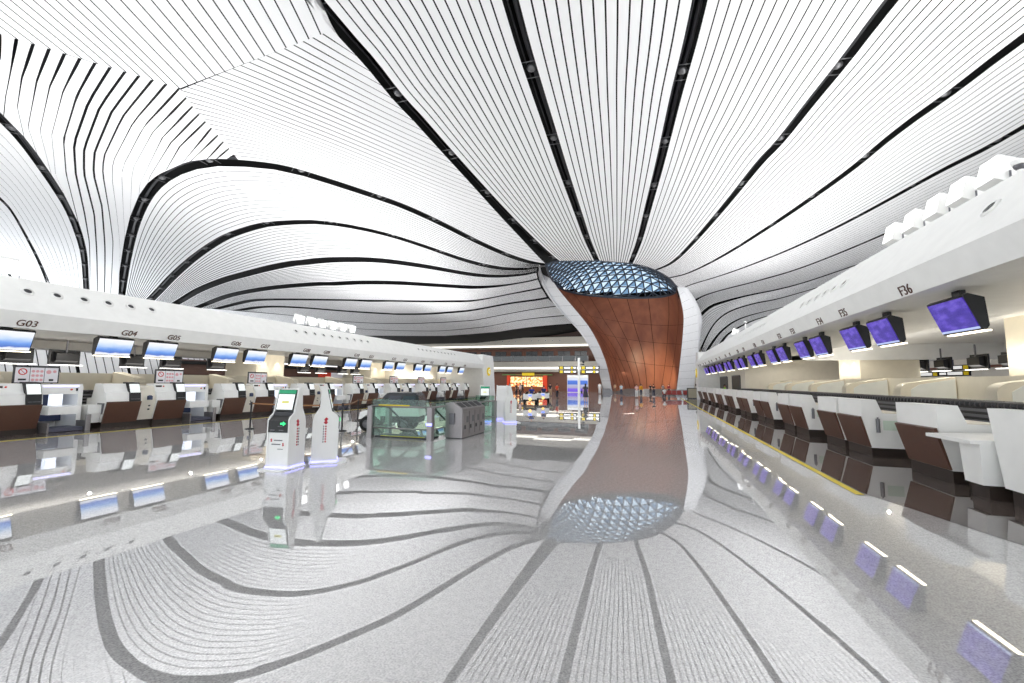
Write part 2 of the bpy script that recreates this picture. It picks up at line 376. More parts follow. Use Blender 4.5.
def offset(c, w):
    t = np.gradient(c[:, :2], axis=0); t /= np.maximum(np.linalg.norm(t, axis=1), 1e-6)[:, None]
    q = c.copy(); q[:, 0] -= t[:, 1]*w; q[:, 1] += t[:, 0]*w; q[:, 2] = S(q[:, 0], q[:, 1]); return q
mid23 = hit(100, 250)
def toward(c, w):
    a, b = offset(c, w), offset(c, -w)
    return a if np.linalg.norm(a[:, :2]-mid23[:2], axis=1).min() < np.linalg.norm(b[:, :2]-mid23[:2], axis=1).min() else b
e3 = toward(resample(G3['B3'], 120), .42); e4 = toward(resample(G3['B4'], 160), .5)
lines = []; core = {}
for i, sp in enumerate(s1):
    q = [sp] + ([k1[i]] if i < len(k1) else []) + ([k2[i]] if i < len(k2) else []) + k3.get(i, [])
    P = np.array([hit(*zz(p)) for p in q])
    if 6 <= i <= 10: d = P[-1]-P[-2]; P = np.vstack([P, P[-1] + d/np.linalg.norm(d)*16])
    else:
        e = e3 if i < 6 else e4; n = nearest(e, P[-1]); P[-1] = e[n]
        if i in (5, 11): core[len(lines)] = P.copy()
        if i == 5: P = np.vstack([P, e[n+1:]])
        if i == 11: P = np.vstack([P, e[:n][::-1]])
    P = resample(P, 90); P[:, 2] = S(P[:, 0], P[:, 1]); lines.append(P)
d0 = lines[0]-lines[1]
for k in range(1, 4): lines.insert(0, np.column_stack([(lines[0] + d0)[:, :2], S(*(lines[0] + d0)[:, :2].T)]))
for n, (a, b) in enumerate(zip(lines[:-1], lines[1:])):
    if n-3 == 4: b = core[5]
    if n-3 == 11: a = core[11]
    a, b = resample(a, 44), resample(b, 44); d = np.maximum(np.linalg.norm(b-a, axis=1), .05)[:, None]
    for c in (a, b): c[:, 2] = S(c[:, 0], c[:, 1])
    f = np.minimum(.06/d, .42); sheet(np.stack([a+(b-a)*f, b+(a-b)*f]), 0.)
P0 = hit(*zz((705, 347))); SA = hit(333, 30); SB = hit(*zz((65, 153)))
# facet running from the kink to the trumpet, between B4 and A1
b4 = offset(resample(G3['B4'], 160), .5); b4b = offset(resample(G3['B4'], 160), -.5); b4 = b4 if b4[100:, 1].mean() < b4b[100:, 1].mean() else b4b; st = hit(237, 161); i0 = np.argmin(np.linalg.norm(b4[:, :2]-st[:2], axis=1)); low = resample(b4[i0:], 44)
a1 = offset(resample(G3['A1'], 120), .38); a1b = offset(resample(G3['A1'], 120), -.38); a1 = a1 if a1[:, 0].mean() < a1b[:, 0].mean() else a1b; i1 = np.argmin(np.linalg.norm(a1[:, :2]-hit(345, 33)[:2], axis=1)); a1r = a1[i1:][::-1]
iP = int(np.argmin(np.linalg.norm(a1r[:, :2]-hit(497, 204)[:2], axis=1)))
n1, n2 = 14, 18
s3 = [hit(*zz(p)) for p in s1[11:]][::-1]
left = np.vstack([resample(np.array(s3), n1+1), resample(np.array([P0, SA]), n2+1)[1:]])
right = np.vstack([resample(a1r[:iP+1], n1+1), resample(a1r[iP:], n2+1)[1:]])
LL = []
for k in range(n1+n2+1):
    t = np.linspace(0, 1, 44)[:, None]; w = max(0, 1-k/(n1+n2))**3
    ln = left[k]*(1-t) + right[k]*t + w*(low - (left[0]*(1-t) + right[0]*t))
    ln[:, 2] = S(ln[:, 0], ln[:, 1]); LL.append(ln)
LL = np.stack(LL)
# keep clear of the two bands that bound it
sheet(LL, .075)
# facet over the entrance, seams running towards the viewer's left
dirv = hit(*zz((360, 6))) - P0; dirv = dirv[:2]/np.linalg.norm(dirv[:2])
ST = np.vstack([resample(np.array([SB + (SB-P0)*.9, SB, P0]), 22), resample(np.array([P0, SA]), 16)[1:]])
LR = []
for p in ST:
    t = np.linspace(0, 30, 16); xy = p[None, :2] + t[:, None]*dirv[None]; LR.append(np.column_stack([xy, S(xy[:, 0], xy[:, 1])]))
sheet(np.stack(LR), .07)
# leftover wedge between that facet and A1
we = LR[-1]; wa = resample(a1[:i1+1][::-1], 16)
sheet(loft(we, wa, 6, 16), .055)
ceiling = struct(strips.build('ceiling', ceilw, smooth=True))
struct(backs.build('ceiling_liner', voidm))
gx, gy = np.arange(-82, 44, 2.), np.arange(-24, 118, 2.); GX, GY = np.meshgrid(gx, gy); GZ = S(GX, GY)+1.5
rv = MB(); nx_ = len(gx); keep = []
ocb = np.array([onZ(u, v, ZC)[:2] for u, v in [(546,265.5),(555,262.3),(569,261),(598.5,261),(622,263),(642,265.5),(657,271),(669,278),(677,287),(676,293),(665,297),(646,298.5),(622,298.5),(598.5,297),(575,294),(559,288),(550,277)]]); occ = ocb.mean(0)
def in_oc(x, y, g=1.06):
    p = (np.array([x, y])-occ)/g+occ; c = False; j = len(ocb)-1
    for i in range(len(ocb)):
        (xi, yi), (xj, yj) = ocb[i], ocb[j]
        if (yi > p[1]) != (yj > p[1]) and p[0] < (xj-xi)*(p[1]-yi)/(yj-yi)+xi: c = not c
        j = i
    return c
for j in range(len(gy)-1):
    for i in range(nx_-1):
        if not any(in_oc(gx[i+a], gy[j+b]) for a in (0, 1) for b in (0, 1)): keep.append((j*nx_+i, j*nx_+i+1, (j+1)*nx_+i+1, (j+1)*nx_+i))
rv.add([(x, y, z) for x, y, z in zip(GX.ravel(), GY.ravel(), GZ.ravel())], keep); struct(rv.build('roof', voidm))
m_ = MB(); n_ = len(ocb); oc2 = occ+(ocb-occ)*1.32; oc1 = occ+(ocb-occ)*1.0
m_.add([(x, y, ZC+.15) for x, y in oc1] + [(x, y, ZC+1.25) for x, y in oc2], [(i, (i+1) % n_, n_+(i+1) % n_, n_+i) for i in range(n_)]); struct(m_.build('roof_collar', voidm))
# services hung in the dark channels: duct, clamps, lamps
for bi, (k, off) in enumerate([(k, 0) for k in ('A1', 'A2', 'A3', 'A4', 'A5', 'A6', 'A7', 'B3', 'B2', 'B4', 'B5')]):
    c = G3[k]; L = np.sum(np.linalg.norm(np.diff(c, axis=0), axis=1)); n = max(8, int(L/1.2)); P = resample(c, n)
    mb = MB(); mb.tube([(x+.08, y, z+.42) for x, y, z in P], .10, 6); mb.tube([(x-.2, y+.05, z+.35) for x, y, z in P], .035, 5)
    for i in range(1, n-1, 5):
        x, y, z = P[i]; d = P[i+1]-P[i-1]; d /= np.linalg.norm(d); nx, ny = -d[1], d[0]
        mb.m(1)
        for s_ in (-.55, .55):
            mb.tube([(x-nx*.4+d[0]*s_, y-ny*.4+d[1]*s_, z+.12), (x+nx*.4+d[0]*s_, y+ny*.4+d[1]*s_, z+.12)], .025, 5)
        mb.ell((x, y, z+.22), (.24, .24, .16), 10, 6); mb.m(0)
    struct(mb.build('ceiling_duct', [darkgrey, ductm], smooth=True))

# ------------------------------------------------------------------ trumpet column with skylight
inL = [(546,265.5),(549.4,275),(559,290),(573,307),(587,324),(596.6,340),(604.4,358),(609,374),(612,391.5)]
outL = [(538.6,266),(538,276),(543.6,288),(557,308),(577,329),(588.7,346),(595.6,360),(599.5,374),(604,392)]
inR = [(677,287),(681,301),(683.5,314.6),(683.3,328),(681.4,350),(678.6,374),(676.5,391)]
outR = [(678,284.5),(686,294),(693,304.8),(697.8,316.5),(698.4,328),(698,350),(695.5,374),(693.6,391)]
YB = 84.0
def edge3(px, y0, y1, pw, n=28):
    q = catmull(px, 6); v0, v1 = q[0][1], q[-1][1]; out = []
    for u, v in q:
        w = np.clip((v-v0)/(v1-v0), 0, 1)**pw; P = onY(u, v, y0 + (y1-y0)*w); out.append(P)
    out = np.array(out); out[-1, 2] = 0; return resample(out, n)
tipL = onZ(546, 265.5, ZC); tipR = onZ(677, 287, ZC)
eL = edge3(inL, tipL[1], YB, .6); eR = edge3(inR, tipR[1], YB, 1.)
oL = edge3(outL, tipL[1]+.8, YB+1.6, .6); oR = edge3(outR, tipR[1]+.6, YB+1.4, 1.)
oc_back = [(546,265.5),(550,277),(559,288),(575,294),(598.5,297),(622,298.5),(646,298.5),(665,297),(676,293),(677,287)]
oc_front = [(546,265.5),(555,262.3),(569,261),(598.5,261),(622,263),(642,265.5),(657,271),(669,278),(677,287)]
backc = np.array([onZ(u, v, ZC) for u, v in catmull(oc_back, 6)]); frontc = np.array([onZ(u, v, ZC) for u, v in catmull(oc_front, 6)])
NS, NT = 49, 28
topc = resample(backc, NS); topc[0], topc[-1] = eL[0], eR[0]
s = np.linspace(0, 1, NS)[:, None]; s = s - .13*np.sin(PI*s)
botc = eL[-1]*(1-s) + eR[-1]*s; botc[:, 1] += 5.5*np.sin(PI*s[:, 0])**.8
def coons(top, bot, le, re):
    NS, NT = len(top), len(le); g = np.zeros((NT, NS, 3))
    for j in range(NT):
        t = j/(NT-1)
        for i in range(NS):
            q = i/(NS-1)
            g[j, i] = (1-t)*top[i] + t*bot[i] + (1-q)*le[j] + q*re[j] - ((1-q)*(1-t)*top[0] + q*(1-t)*top[-1] + (1-q)*t*bot[0] + q*t*bot[-1])
    return g
W = coons(topc, botc, eL, eR)
wood = MB(); NP = 12
cols = [int(round(i*(NS-1)/NP)) for i in range(NP+1)]
hs = [0, 9, 14, 20, 27]
for ci in range(NP):
    for hi in range(len(hs)-1):
        r0, r1, c0, c1 = hs[hi], hs[hi+1], cols[ci], cols[ci+1]
        sub = W[r0:r1+1, c0:c1+1].copy()
        # narrow joint around each veneer panel
        ctr = sub.mean((0, 1))
        for j in range(sub.shape[0]):
            a, b = sub[j, 0].copy(), sub[j, -1].copy(); d = np.linalg.norm(b-a); f = min(.05/max(d, .01), .2)
            sub[j, 0] = a + (b-a)*f; sub[j, -1] = b + (a-b)*f
        for i in range(sub.shape[1]):
            a, b = sub[0, i].copy(), sub[-1, i].copy(); d = np.linalg.norm(b-a); f = min(.03/max(d, .01), .2)
            sub[0, i] = a + (b-a)*f; sub[-1, i] = b + (a-b)*f
        nr, nc = sub.shape[:2]
        wood.add(sub.reshape(-1, 3), [(j*nc+i, j*nc+i+1, (j+1)*nc+i+1, (j+1)*nc+i) for j in range(nr-1) for i in range(nc-1)])
bk = W.copy(); ctr = np.array([0, .22, 0]); bk = bk + ctr
wood.m(1).add(bk.reshape(-1, 3), [(j*NS+i, j*NS+i+1, (j+1)*NS+i+1, (j+1)*NS+i) for j in range(NT-1) for i in range(NS-1)])
# outer shell
tb = topc.copy(); cx = tb.mean(0)
for i in range(NS):
    d = tb[i]-cx; d[2] = 0; tb[i] += d/np.linalg.norm(d)*1.6
tb[0], tb[-1] = oL[0], oR[0]
bb = oL[-1]*(1-s) + oR[-1]*s; bb[:, 1] += 7.5*np.sin(PI*s[:, 0])**.8
SH = coons(tb, bb, oL, oR)
col = MB(); col.add(SH.reshape(-1, 3), [(j*NS+i, (j+1)*NS+i, (j+1)*NS+i+1, j*NS+i+1) for j in range(NT-1) for i in range(NS-1)])
column = struct(col.build('column', rimw, smooth=True))
tag(wood.build('wood_lining', [woodm, seamm], column, smooth=True), 'copper brown wood veneer lining')
for nm, a, b in (('rim', eL, oL), ('rim', eR, oR)):
    m_ = MB(); n = len(a); jn = 14
    e1, e2 = resample(a, jn*6+1), resample(b, jn*6+1)
    for k in range(jn):
        p, q = e1[k*6:k*6+7].copy(), e2[k*6:k*6+7].copy()
        for x in (p, q): x[0] = x[0] + (x[1]-x[0])*.05; x[-1] = x[-1] + (x[-2]-x[-1])*.05
        o_ = len(m_.v); m_.add(np.vstack([p, q]), [(i, i+1, 7+i+1, 7+i) for i in range(6)])
    dk = np.array([0, .12, 0]); m_.m(1).add(np.vstack([a+dk, b+dk]), [(i, i+1, n+i+1, n+i) for i in range(n-1)])
    m_.build('rim', [rimw, greym], column, smooth=False)
bt = MB(); pts = [botc[i] + np.array([0, -.12, 0]) for i in range(0, NS, 2)]
nb = len(pts); bt.add([(p[0], p[1], 0) for p in pts] + [(p[0], p[1], .75) for p in pts] + [(p[0], p[1]+.3, .75) for p in pts],
                      [(i, i+1, nb+i+1, nb+i) for i in range(nb-1)] + [(nb+i, nb+i+1, 2*nb+i+1, 2*nb+i) for i in range(nb-1)])
for e in (oL, oR):
    x0, x1 = (e[-1][0], (eL if e is oL else eR)[-1][0]); x0, x1 = min(x0, x1), max(x0, x1)
    bt.box(x0-.1, x1+.1, YB-.25, YB+1.6, 0, .75)
bt.build('base_trim', greym, column)
# skylight: glazed dome on a triangular steel grid
bound = np.vstack([frontc, backc[::-1][1:-1]])[:, :2]
cxy = bound.mean(0)
def inside(p):
    x, y = p; c = False; j = len(bound)-1
    for i in range(len(bound)):
        xi, yi = bound[i]; xj, yj = bound[j]
        if (yi > y) != (yj > y) and x < (xj-xi)*(y-yi)/(yj-yi)+xi: c = not c
        j = i
    return c
def bdist(p):
    best = 1e9
    for i in range(len(bound)):
        a, b = bound[i], bound[(i+1) % len(bound)]; ab = b-a; t = np.clip(np.dot(p-a, ab)/max(np.dot(ab, ab), 1e-9), 0, 1)
        best = min(best, np.linalg.norm(a+ab*t-p))
    return best
def zdome(p): return ZC + .25 + 5.0*(1-math.exp(-bdist(p)/4.5))
gl = MB(); fr = MB()
stp = 1.5; h = stp*math.sqrt(3)/2; node = {}
for r in range(-20, 21):
    for q in range(-22, 23):
        p = cxy + np.array([q*stp + (r % 2)*stp/2, r*h]); node[(r, q)] = p
rot = math.radians(24); ca, sa = math.cos(rot), math.sin(rot)
for k, p in node.items():
    d = p-cxy; node[k] = cxy + np.array([d[0]*ca-d[1]*sa, d[0]*sa+d[1]*ca])
def ins(p): return inside(p)
def clip_in(a, b):
    """last point on a->b still inside"""
    lo, hi = 0., 1.
    for _ in range(18):
        m_ = (lo+hi)/2
        if ins(a+(b-a)*m_): lo = m_
        else: hi = m_
    return a+(b-a)*lo
def nb6(r, q):
    o = r % 2; return [(r, q+1), (r+1, q+o), (r+1, q-1+o)]
for (r, q), p in node.items():
    for k in nb6(r, q):
        if k not in node: continue
        p2 = node[k]; i1_, i2_ = ins(p), ins(p2)
        if not (i1_ or i2_): continue
        a, b = p, p2
        if not i2_: b = clip_in(p, p2)
        if not i1_: a = clip_in(p2, p)
        if np.linalg.norm(a-b) < .15: continue
        fr.tube([(a[0], a[1], zdome(a)), (b[0], b[1], zdome(b))], .11, 5)
    o = r % 2
    for tri_, mi in (([(r, q), (r, q+1), (r+1, q+o)], 0), ([(r, q), (r+1, q+o), (r+1, q-1+o)], 1)):
        if any(t not in node for t in tri_): continue
        ps = [node[t] for t in tri_]; inn = [ins(x) for x in ps]
        if not any(inn): continue
        poly = []
        for i in range(3):
            a, b = ps[i], ps[(i+1) % 3]
            if inn[i]: poly.append(a)
            if inn[i] != inn[(i+1) % 3]: poly.append(clip_in(a, b) if inn[i] else clip_in(b, a))
        if len(poly) < 3: continue
        gl.m(mi).add([(x[0], x[1], zdome(x)+.2) for x in poly], [tuple(range(len(poly)))])
sky_o = struct(gl.build('skylight', [glass_sky, glass_fritted]))
steelblue = mat('skylight_steel', (52, 60, 72), .5)
fr.build('lattice', steelblue, sky_o)
ringp = [(p[0], p[1], ZC+.1) for p in bound] + [(bound[0][0], bound[0][1], ZC+.1)]
MB().tube(ringp, .15, 8).build('ring_beam', steelblue, sky_o, smooth=True)

# ------------------------------------------------------------------ floor
fm = MB(); fm.add([(-70, -25, 0), (45, -25, 0), (45, 120, 0), (-70, 120, 0)], [(0, 1, 2, 3)])
struct(fm.build('floor', floor_light))
fd = MB(); e_ = .004
fd.add([(3.36, 8.9, e_), (3.7, 52, e_), (20, 52, e_), (20, 2, e_), (5.3, 2, e_), (4.0, 6.65, e_)], [(0, 1, 2, 3, 4, 5)][:1])
fd.v = fd.v; struct(fd.build('floor_strip', floor_dark))
fd = MB(); fd.add([(-17.75, -4, e_), (-18.1, 52, e_), (-40, 52, e_), (-40, -4, e_)], [(0, 3, 2, 1)][:1]); struct(fd.build('floor_strip', floor_dark))
for (xa, ya, xb, yb) in ((3.26, 8.7, 3.62, 58), (-17.45, -4, -18.0, 54)):
    w = .06; m_ = MB(); m_.add([(xa-w, ya, .008), (xa+w, ya, .008), (xb+w, yb, .008), (xb-w, yb, .008)], [(0, 1, 2, 3)])
    tag(m_.build('floor_line', yellowm), 'thin yellow line on the floor before the ' + ('F counters' if xa > 0 else 'G counters'), 'floor line')

# ------------------------------------------------------------------ island canopies
def canopy(side, prof, y0, y1, nm):
    m_ = MB(); m_.prism(prof, 'y', y0, y1); return struct(m_.build(nm, white))
profF = [(6.2, 5.53), (5.1, 4.18), (5.3, 3.72), (9.2, 3.72), (9.2, 4.2), (18.5, 4.2), (18.5, 3.72), (20.6, 3.72), (20.8, 4.18), (19.7, 5.53)]
profG = [(-20.65, 5.24), (-19.55, 3.98), (-19.8, 3.45), (-23.6, 3.45), (-23.6, 3.95), (-33, 3.95), (-33, 3.5), (-35, 3.5), (-35.2, 3.98), (-34.1, 5.24)]
canF = canopy(1, profF, -10, 54.5, 'wall_right'); canG = canopy(-1, profG, -12, 50.0, 'wall_left')
# rounded end walls that bring the canopies down to the floor
def endwall(prof, y0, y1, nm, sx):
    m_ = MB(); zt = prof[0][1]; xo = prof[1][0]; xi = prof[-2][0]
    m_.prism([(y0, prof[0][1]), (y0, 3.45), (y0+.15, 2.9), (y0+.6, 1.2), (y0+1.0, 0), (y1+1.2, 0), (y1+.9, 1.2), (y1+.3, prof[0][1]-.5), (y1, prof[0][1])], 'x', min(xo, xi)+.3, max(xo, xi)-.3)
    return struct(m_.build(nm, white))
endwall(profF, 54.5, 56.8, 'wall_right_end', 1); endwall(profG, 50., 53.6, 'wall_left_end', -1)
# soffit fascia beams and service cores behind the counters
for (Y0, nm) in ((16.7, 0), (30.9, 1)):
    m_ = MB(); m_.box(12, 14.9, Y0, Y0+3, 0, 4.2); struct(m_.build('wall_core_right', beige))
for Y0 in (30.9,):
    struct(MB().box(9.2, 18.5, Y0-.35, Y0-.02, 3.3, 4.2).build('beam_right', white))
for Y0 in (10.65-2.6, 24.3, 37.95):
    struct(MB().box(-30.4, -27.4, Y0, Y0+2.5, 0, 3.95).build('wall_core_left', beige))
struct(MB().box(10.23, 10.43, 6, 40.6, 0, 2.12).build('wall_low_right', beige)); struct(MB().box(-24.43, -24.23, 2, 50.0, 0, 2.05).build('wall_low_left', beige))
struct(MB().box(7.65, 18, 40.6, 54.5, 0, 3.8).build('wall_back_island', cream)); struct(MB().box(-33, -26.2, 40.5, 50., 0, 3.95).build('wall_back_left', cream))
# dark doorways at the far end of the right island
for i, (ya, yb) in enumerate(((42.6, 46.2), (49.2, 53.6))):
    d_ = MB(); d_.box(7.58, 7.66, ya, yb, 0, 2.55); d_ = struct(d_.build('door_%d' % (i+1), mat('door_dark', (70, 62, 54), .5)))
    MB().box(7.54, 7.6, ya-.08, ya, 0, 2.63).box(7.54, 7.6, yb, yb+.08, 0, 2.63).box(7.54, 7.6, ya, yb, 2.55, 2.63).build('door_frame', greym, d_)
# neighbouring halls seen through the islands
m_ = MB()
for k in range(70): m_.add([(-50, -8+k*.7, 0), (-50, -8+k*.7+(.62 if k % 6 else .42), 0), (-53, -8+k*.7+(.62 if k % 6 else .42), 6.4), (-53, -8+k*.7, 6.4)], [(0, 1, 2, 3)])
m_.m(1).add([(-50.4, -8, 0), (-50.4, 41, 0), (-53.4, 41, 6.4), (-53.4, -8, 6.4)], [(0, 1, 2, 3)])
struct(m_.build('wall_far_left', [ceilw, voidm]))
m_ = MB(); m_.box(34, 34.5, -10, 100, 0, 9); struct(m_.build('wall_far_right', slabw))
for k in range(4): struct(MB().box(33.7, 34, -10, 100, 1.9+k*1.9, 2.15+k*1.9).build('trim_%d' % (k+1), wallbrown))

struct(MB().box(-14, 34, 97, 97.5, 0, 14).build('wall_back_right', slabw))
wl = struct(MB().box(-46.4, -46, 30.2, 62, 0, 3.9).build('wall_shop_left', mat('shop_brown', (88, 62, 52), .5)))
struct(MB().box(-46.2, -45.6, 30.2, 62, 3.4, 3.75).build('trim_10', voidm))
t = thing('banner', 'red and white banner across the hall, seen under the left canopy', 'banner', (-45.99, 51.2, 2.25))
br_ = mat('banner_red', (216, 62, 36), .5); MB().box(0, .06, 0, 2.6, 0, .75).build('red_field', br_, t); MB().box(0, .06, 5.2, 8.0, 0, .75).build('red_field', br_, t); MB().box(0, .06, 2.6, 5.2, 0, .75).build('white_field', paper, t)

# counter numbers
def text(body, size, M4, m, name='counter_number', parent=None, shear=.12):
    cu = bpy.data.curves.new(name, 'FONT'); cu.body = body; cu.size = size; cu.extrude = .008; cu.align_x = 'CENTER'; cu.align_y = 'CENTER'
    cu.materials.append(m); o = bpy.data.objects.new(name, cu); COL.objects.link(o)
    cu.shear = shear
    me = bpy.data.meshes.new_from_object(o); bpy.data.objects.remove(o); me.name = name
    o = bpy.data.objects.new(name, me); COL.objects.link(o)
    if parent: o.parent = parent; o.matrix_local = M4
    else: o.matrix_world = M4
    return o
def basis(x, y, z, p): return Matrix([[x[i], y[i], z[i], p[i]] for i in range(3)] + [[0, 0, 0, 1]])
PF, PG = 4.55, 4.67
f_units = [(36, 11.12)]; k = 0
for k in range(9): f_units += [(35-2*k, 14.38+PF*k), (34-2*k, 16.15+PF*k)]
f_units = [u for u in f_units if u[1] < 53.5]
g_units = [(3, 8.42)] + [u for k in range(8) for u in ((4+2*k, 11.38+PG*k), (5+2*k, 13.08+PG*k))][:15]
for num, y in f_units:
    o = text('F%d' % num, .31, basis((0, -1, 0), (-.399, 0, .917), (-.917, 0, -.399), (5.247, (11.2 if num == 36 else y-.06), 3.83)), letter)
    tag(o, 'brown number F%d lettered on the right canopy edge' % num, 'number sign', 'F counter numbers')
for num, y in g_units:
    o = text('G%02d' % num, .31, basis((0, 1, 0), (.427, 0, .904), (.904, 0, -.427), (-19.712, y+.18, 3.60)), letter)
    tag(o, 'brown number G%02d lettered on the left canopy edge' % num, 'number sign', 'G counter numbers')
# round island signs
for nm, X, Y, Z, ltr, sx in (('G', -19.78, 52.0, 3.15, 'G', 1), ('F', 5.36, 56.2, 3.1, 'F', -1)):
    t = thing('island_sign', 'round yellow %s sign on the far end of the %s canopy' % (ltr, 'left' if sx > 0 else 'right'), 'sign', (X, Y, Z-.55))
    MB().lathe([(0, 0), (.55, 0), (.55, .06), (.5, .08), (0, .08)], (0, 0, .55), (sx, 0, 0), 28).build('disc', signyellow, t)
    text(ltr, .8, basis((0, sx, 0), (0, 0, 1), (sx, 0, 0), (sx*.09, 0, .55)), signwhite, 'lettering', t)

# ------------------------------------------------------------------ overhead monitors
def make_monitor(w, scr, label):
    t = thing('overhead_monitor', label, 'monitor')
    MB().prism([(.25, 0), (0, .66), (.07, .71), (.32, .62), (.36, .08), (.31, 0)], 'x', -w/2, w/2).build('housing', black, t)
    d = np.array([.25, 0]) - np.array([0, .66]); L_ = np.linalg.norm(d); d = d/L_; n = np.array([-abs(d[1]), -abs(d[0])])
    a = np.array([0, .66]) + d*.03; b = np.array([0, .66]) + d*(L_-.03); q = n*.02
    MB().prism([tuple(a), tuple(b), tuple(b+q), tuple(a+q)], 'x', -w/2+.03, w/2-.03).build('screen', scr, t)
    MB().box(-w/2+.06, w/2+.04, .28, .36, -.03, -.004).build('light_strip', lampwarm, t)
    MB().box(-.12, .12, .2, .3, .6, .86).build('ceiling_mount', black, t)
    return t
def ym(num, y): return 10.92 if num == 36 else y-.68
mF = make_monitor(1.14, scr_violet, 'x'); mG = make_monitor(1.2, scr_blue, 'x')
for i, (num, y) in enumerate(f_units):
    place(mF, i > 0, (5.74, ym(num, y), 2.87), -PI/2, 'black monitor with violet screen hung below number F%d' % num, 'F overhead monitors')
for i, (num, y) in enumerate(g_units):
    place(mG, i > 0, (-19.82, y-.12, 2.70), PI/2, 'black monitor with white and blue screen hung below number G%02d' % num, 'G overhead monitors')
# plain monitors on the back rows of both islands, seen from behind
def make_back_monitor():
    t = thing('rear_monitor', 'x', 'monitor')
    MB().box(-.6, .6, 0, .08, .02, .72, .02).prism([(.08, .1), (.08, .62), (.3, .56), (.3, .2)], 'x', -.42, .42).build('housing', black, t)
    MB().box(-.55, .55, -.02, 0, .06, .68).build('screen', mat('screen_off', (30, 34, 60), .3, emit=(40, 50, 140), estr=.5), t)
    MB().tube([(0, .18, .6), (0, .18, 1.2)], .04, 6).build('ceiling_mount', greym, t)
    MB().box(-.6, .6, .1, .3, -.03, .0).build('light_strip', lampw, t)
    return t
bm = make_back_monitor(); used = False
for i, y in enumerate((24.6, 26.6, 29.2, 31.2, 36., 38.)):
    place(bm, used, (15.2, y, 2.62), PI/2, 'dark back of a monitor under the right canopy, %s from the camera end' % ORD[i], 'rear monitors of the right island'); used = True
for i, y in enumerate((11.3, 13.3, 16.2, 18.2, 21., 28.5, 30.4, 33.2, 35.)):
    place(bm, True, (-27.2, y, 2.45) if y not in (11.3,) else (-27.2, 11.6, 2.45), -PI/2, 'dark back of a monitor under the left canopy, %s from the camera end' % ORD[i], 'rear monitors of the left island')
# yellow and black direction boards beyond the right island
for i, (y, z) in enumerate(((41.2, 2.5), (37.9, 2.5), (37.9, 2.9))):
    t = thing('direction_board', ['yellow and white board hung beyond the right canopy, the left one', 'lower right yellow and white board hung beyond the right canopy', 'upper right yellow and white board hung beyond the right canopy'][i], 'sign', (20.2, y, z), PI/2)
    MB().box(-1.6, 1.6, 0, .08, 0, .34).build('board', signblack, t); MB().box(-.9, .6, .08, .1, .08, .28).box(.8, 1.5, .08, .1, .1, .26).build('text_strip', signwhite, t)
    MB().box(-1.5, -1.05, .08, .1, .05, .29).build('pictogram', signyellow, t); MB().tube([(0, .04, .3), (0, .04, (4.2-z if i != 1 else .39))], .03, 6).build('hanger', greym, t)

# ------------------------------------------------------------------ counters
def make_F_counter(right):
    t = thing('check_in_counter', 'x', 'check-in counter')
    w = .70
    MB().box(-w+.02, w-.02, .36, 1.22, 0, .23).build('plinth', plinthm, t)
    MB().prism([(.36, .23), (.18, 1.0), (.17, 1.44), (.5, 1.44), (.62, 1.10), (1.26, 1.07), (1.26, .23)], 'x', -w, w).build('body', white, t)
    MB().prism([(.33, .24), (.12, .99), (.17, 1.01), (.37, .25)], 'x', -w+.01, w-.02).build('front_panel', brown, t)
    MB().box(-w+.05, w-.05, .6, 1.2, 1.09, 1.115).build('work_surface', cream, t)
    MB().box(-.35, .15, .62, .66, 1.1, 1.36).box(-.14, -.06, .66, .74, 1.1, 1.25).build('staff_screen', black, t)
    if right:
        MB().tube([(w+.03, .5, .62), (w+.03, .5, .96)], .045, 8).tube([(w+.03, .5, .96), (w+.03, .5, 1.0)], .02, 6).build('grey_handset', greym, t)
        MB().box(w, w+.012, .62, .95, .68, .92).build('side_plate', palegreen, t)
    return t
cL, cR = make_F_counter(False), make_F_counter(True)
uL = uR = False
for num, y in f_units:
    odd = num % 2; yy = {1: 14.02, 0: 15.60}[odd] + PF*((35-num)//2 if odd else (34-num)//2)
    if num == 36: yy = 10.95
    lab = 'white and brown check-in counter standing below the number F%d' % num
    if num == 36: lab = 'check-in counter below number F36 with a low white desk at its side'
    if odd: place(cR, uR, (4.96, yy, 0), -PI/2, lab, 'F check-in counters'); uR = True
    else: place(cL, uL, (4.96, yy, 0), -PI/2, lab, 'F check-in counters'); uL = True
# wheelchair-height desk joined to F36
t = thing('low_service_desk', 'low white service desk with sloped leg beside the F36 counter', 'desk', (4.9, 9.6, 0), -PI/2)
MB().prism([(.0, .87), (0, .93), (1.0, .96), (1.0, 1.06), (1.25, 1.06), (1.25, .88)], 'x', -.56, .62).build('desk_top', white, t)
MB().prism([(.2, .23), (.12, .87), (.62, .87), (.62, .23)], 'y', .12, 1.25).build('leg', white, t)
MB().box(-.58, .16, .75, .8, .3, .87).build('modesty_panel', white, t)
MB().box(.2, .6, .2, 1.2, 0, .23).box(-.6, .2, .6, 1.2, 0, .26).build('plinth', plinthm, t)
MB().box(.62, .632, .35, .75, .5, .8).build('side_plate', palegreen, t)
t = thing('check_in_counter', 'tall white sloped counter cut off by the right frame edge', 'check-in counter', (4.9, 8.1, 0), -PI/2, 'F check-in counters')
MB().box(-.66, .8, .34, 1.2, 0, .24).build('plinth', plinthm, t)
MB().prism([(-.70, .24), (-.93, 1.45), (.85, 1.45), (.85, .24)], 'y', .28, .5).prism([(-.70, .24), (-.8, 1.1), (.85, 1.1), (.85, .24)], 'y', .5, 1.25).build('body', white, t)
MB().box(-.6, .8, .55, 1.15, 1.1, 1.125).build('work_surface', cream, t)
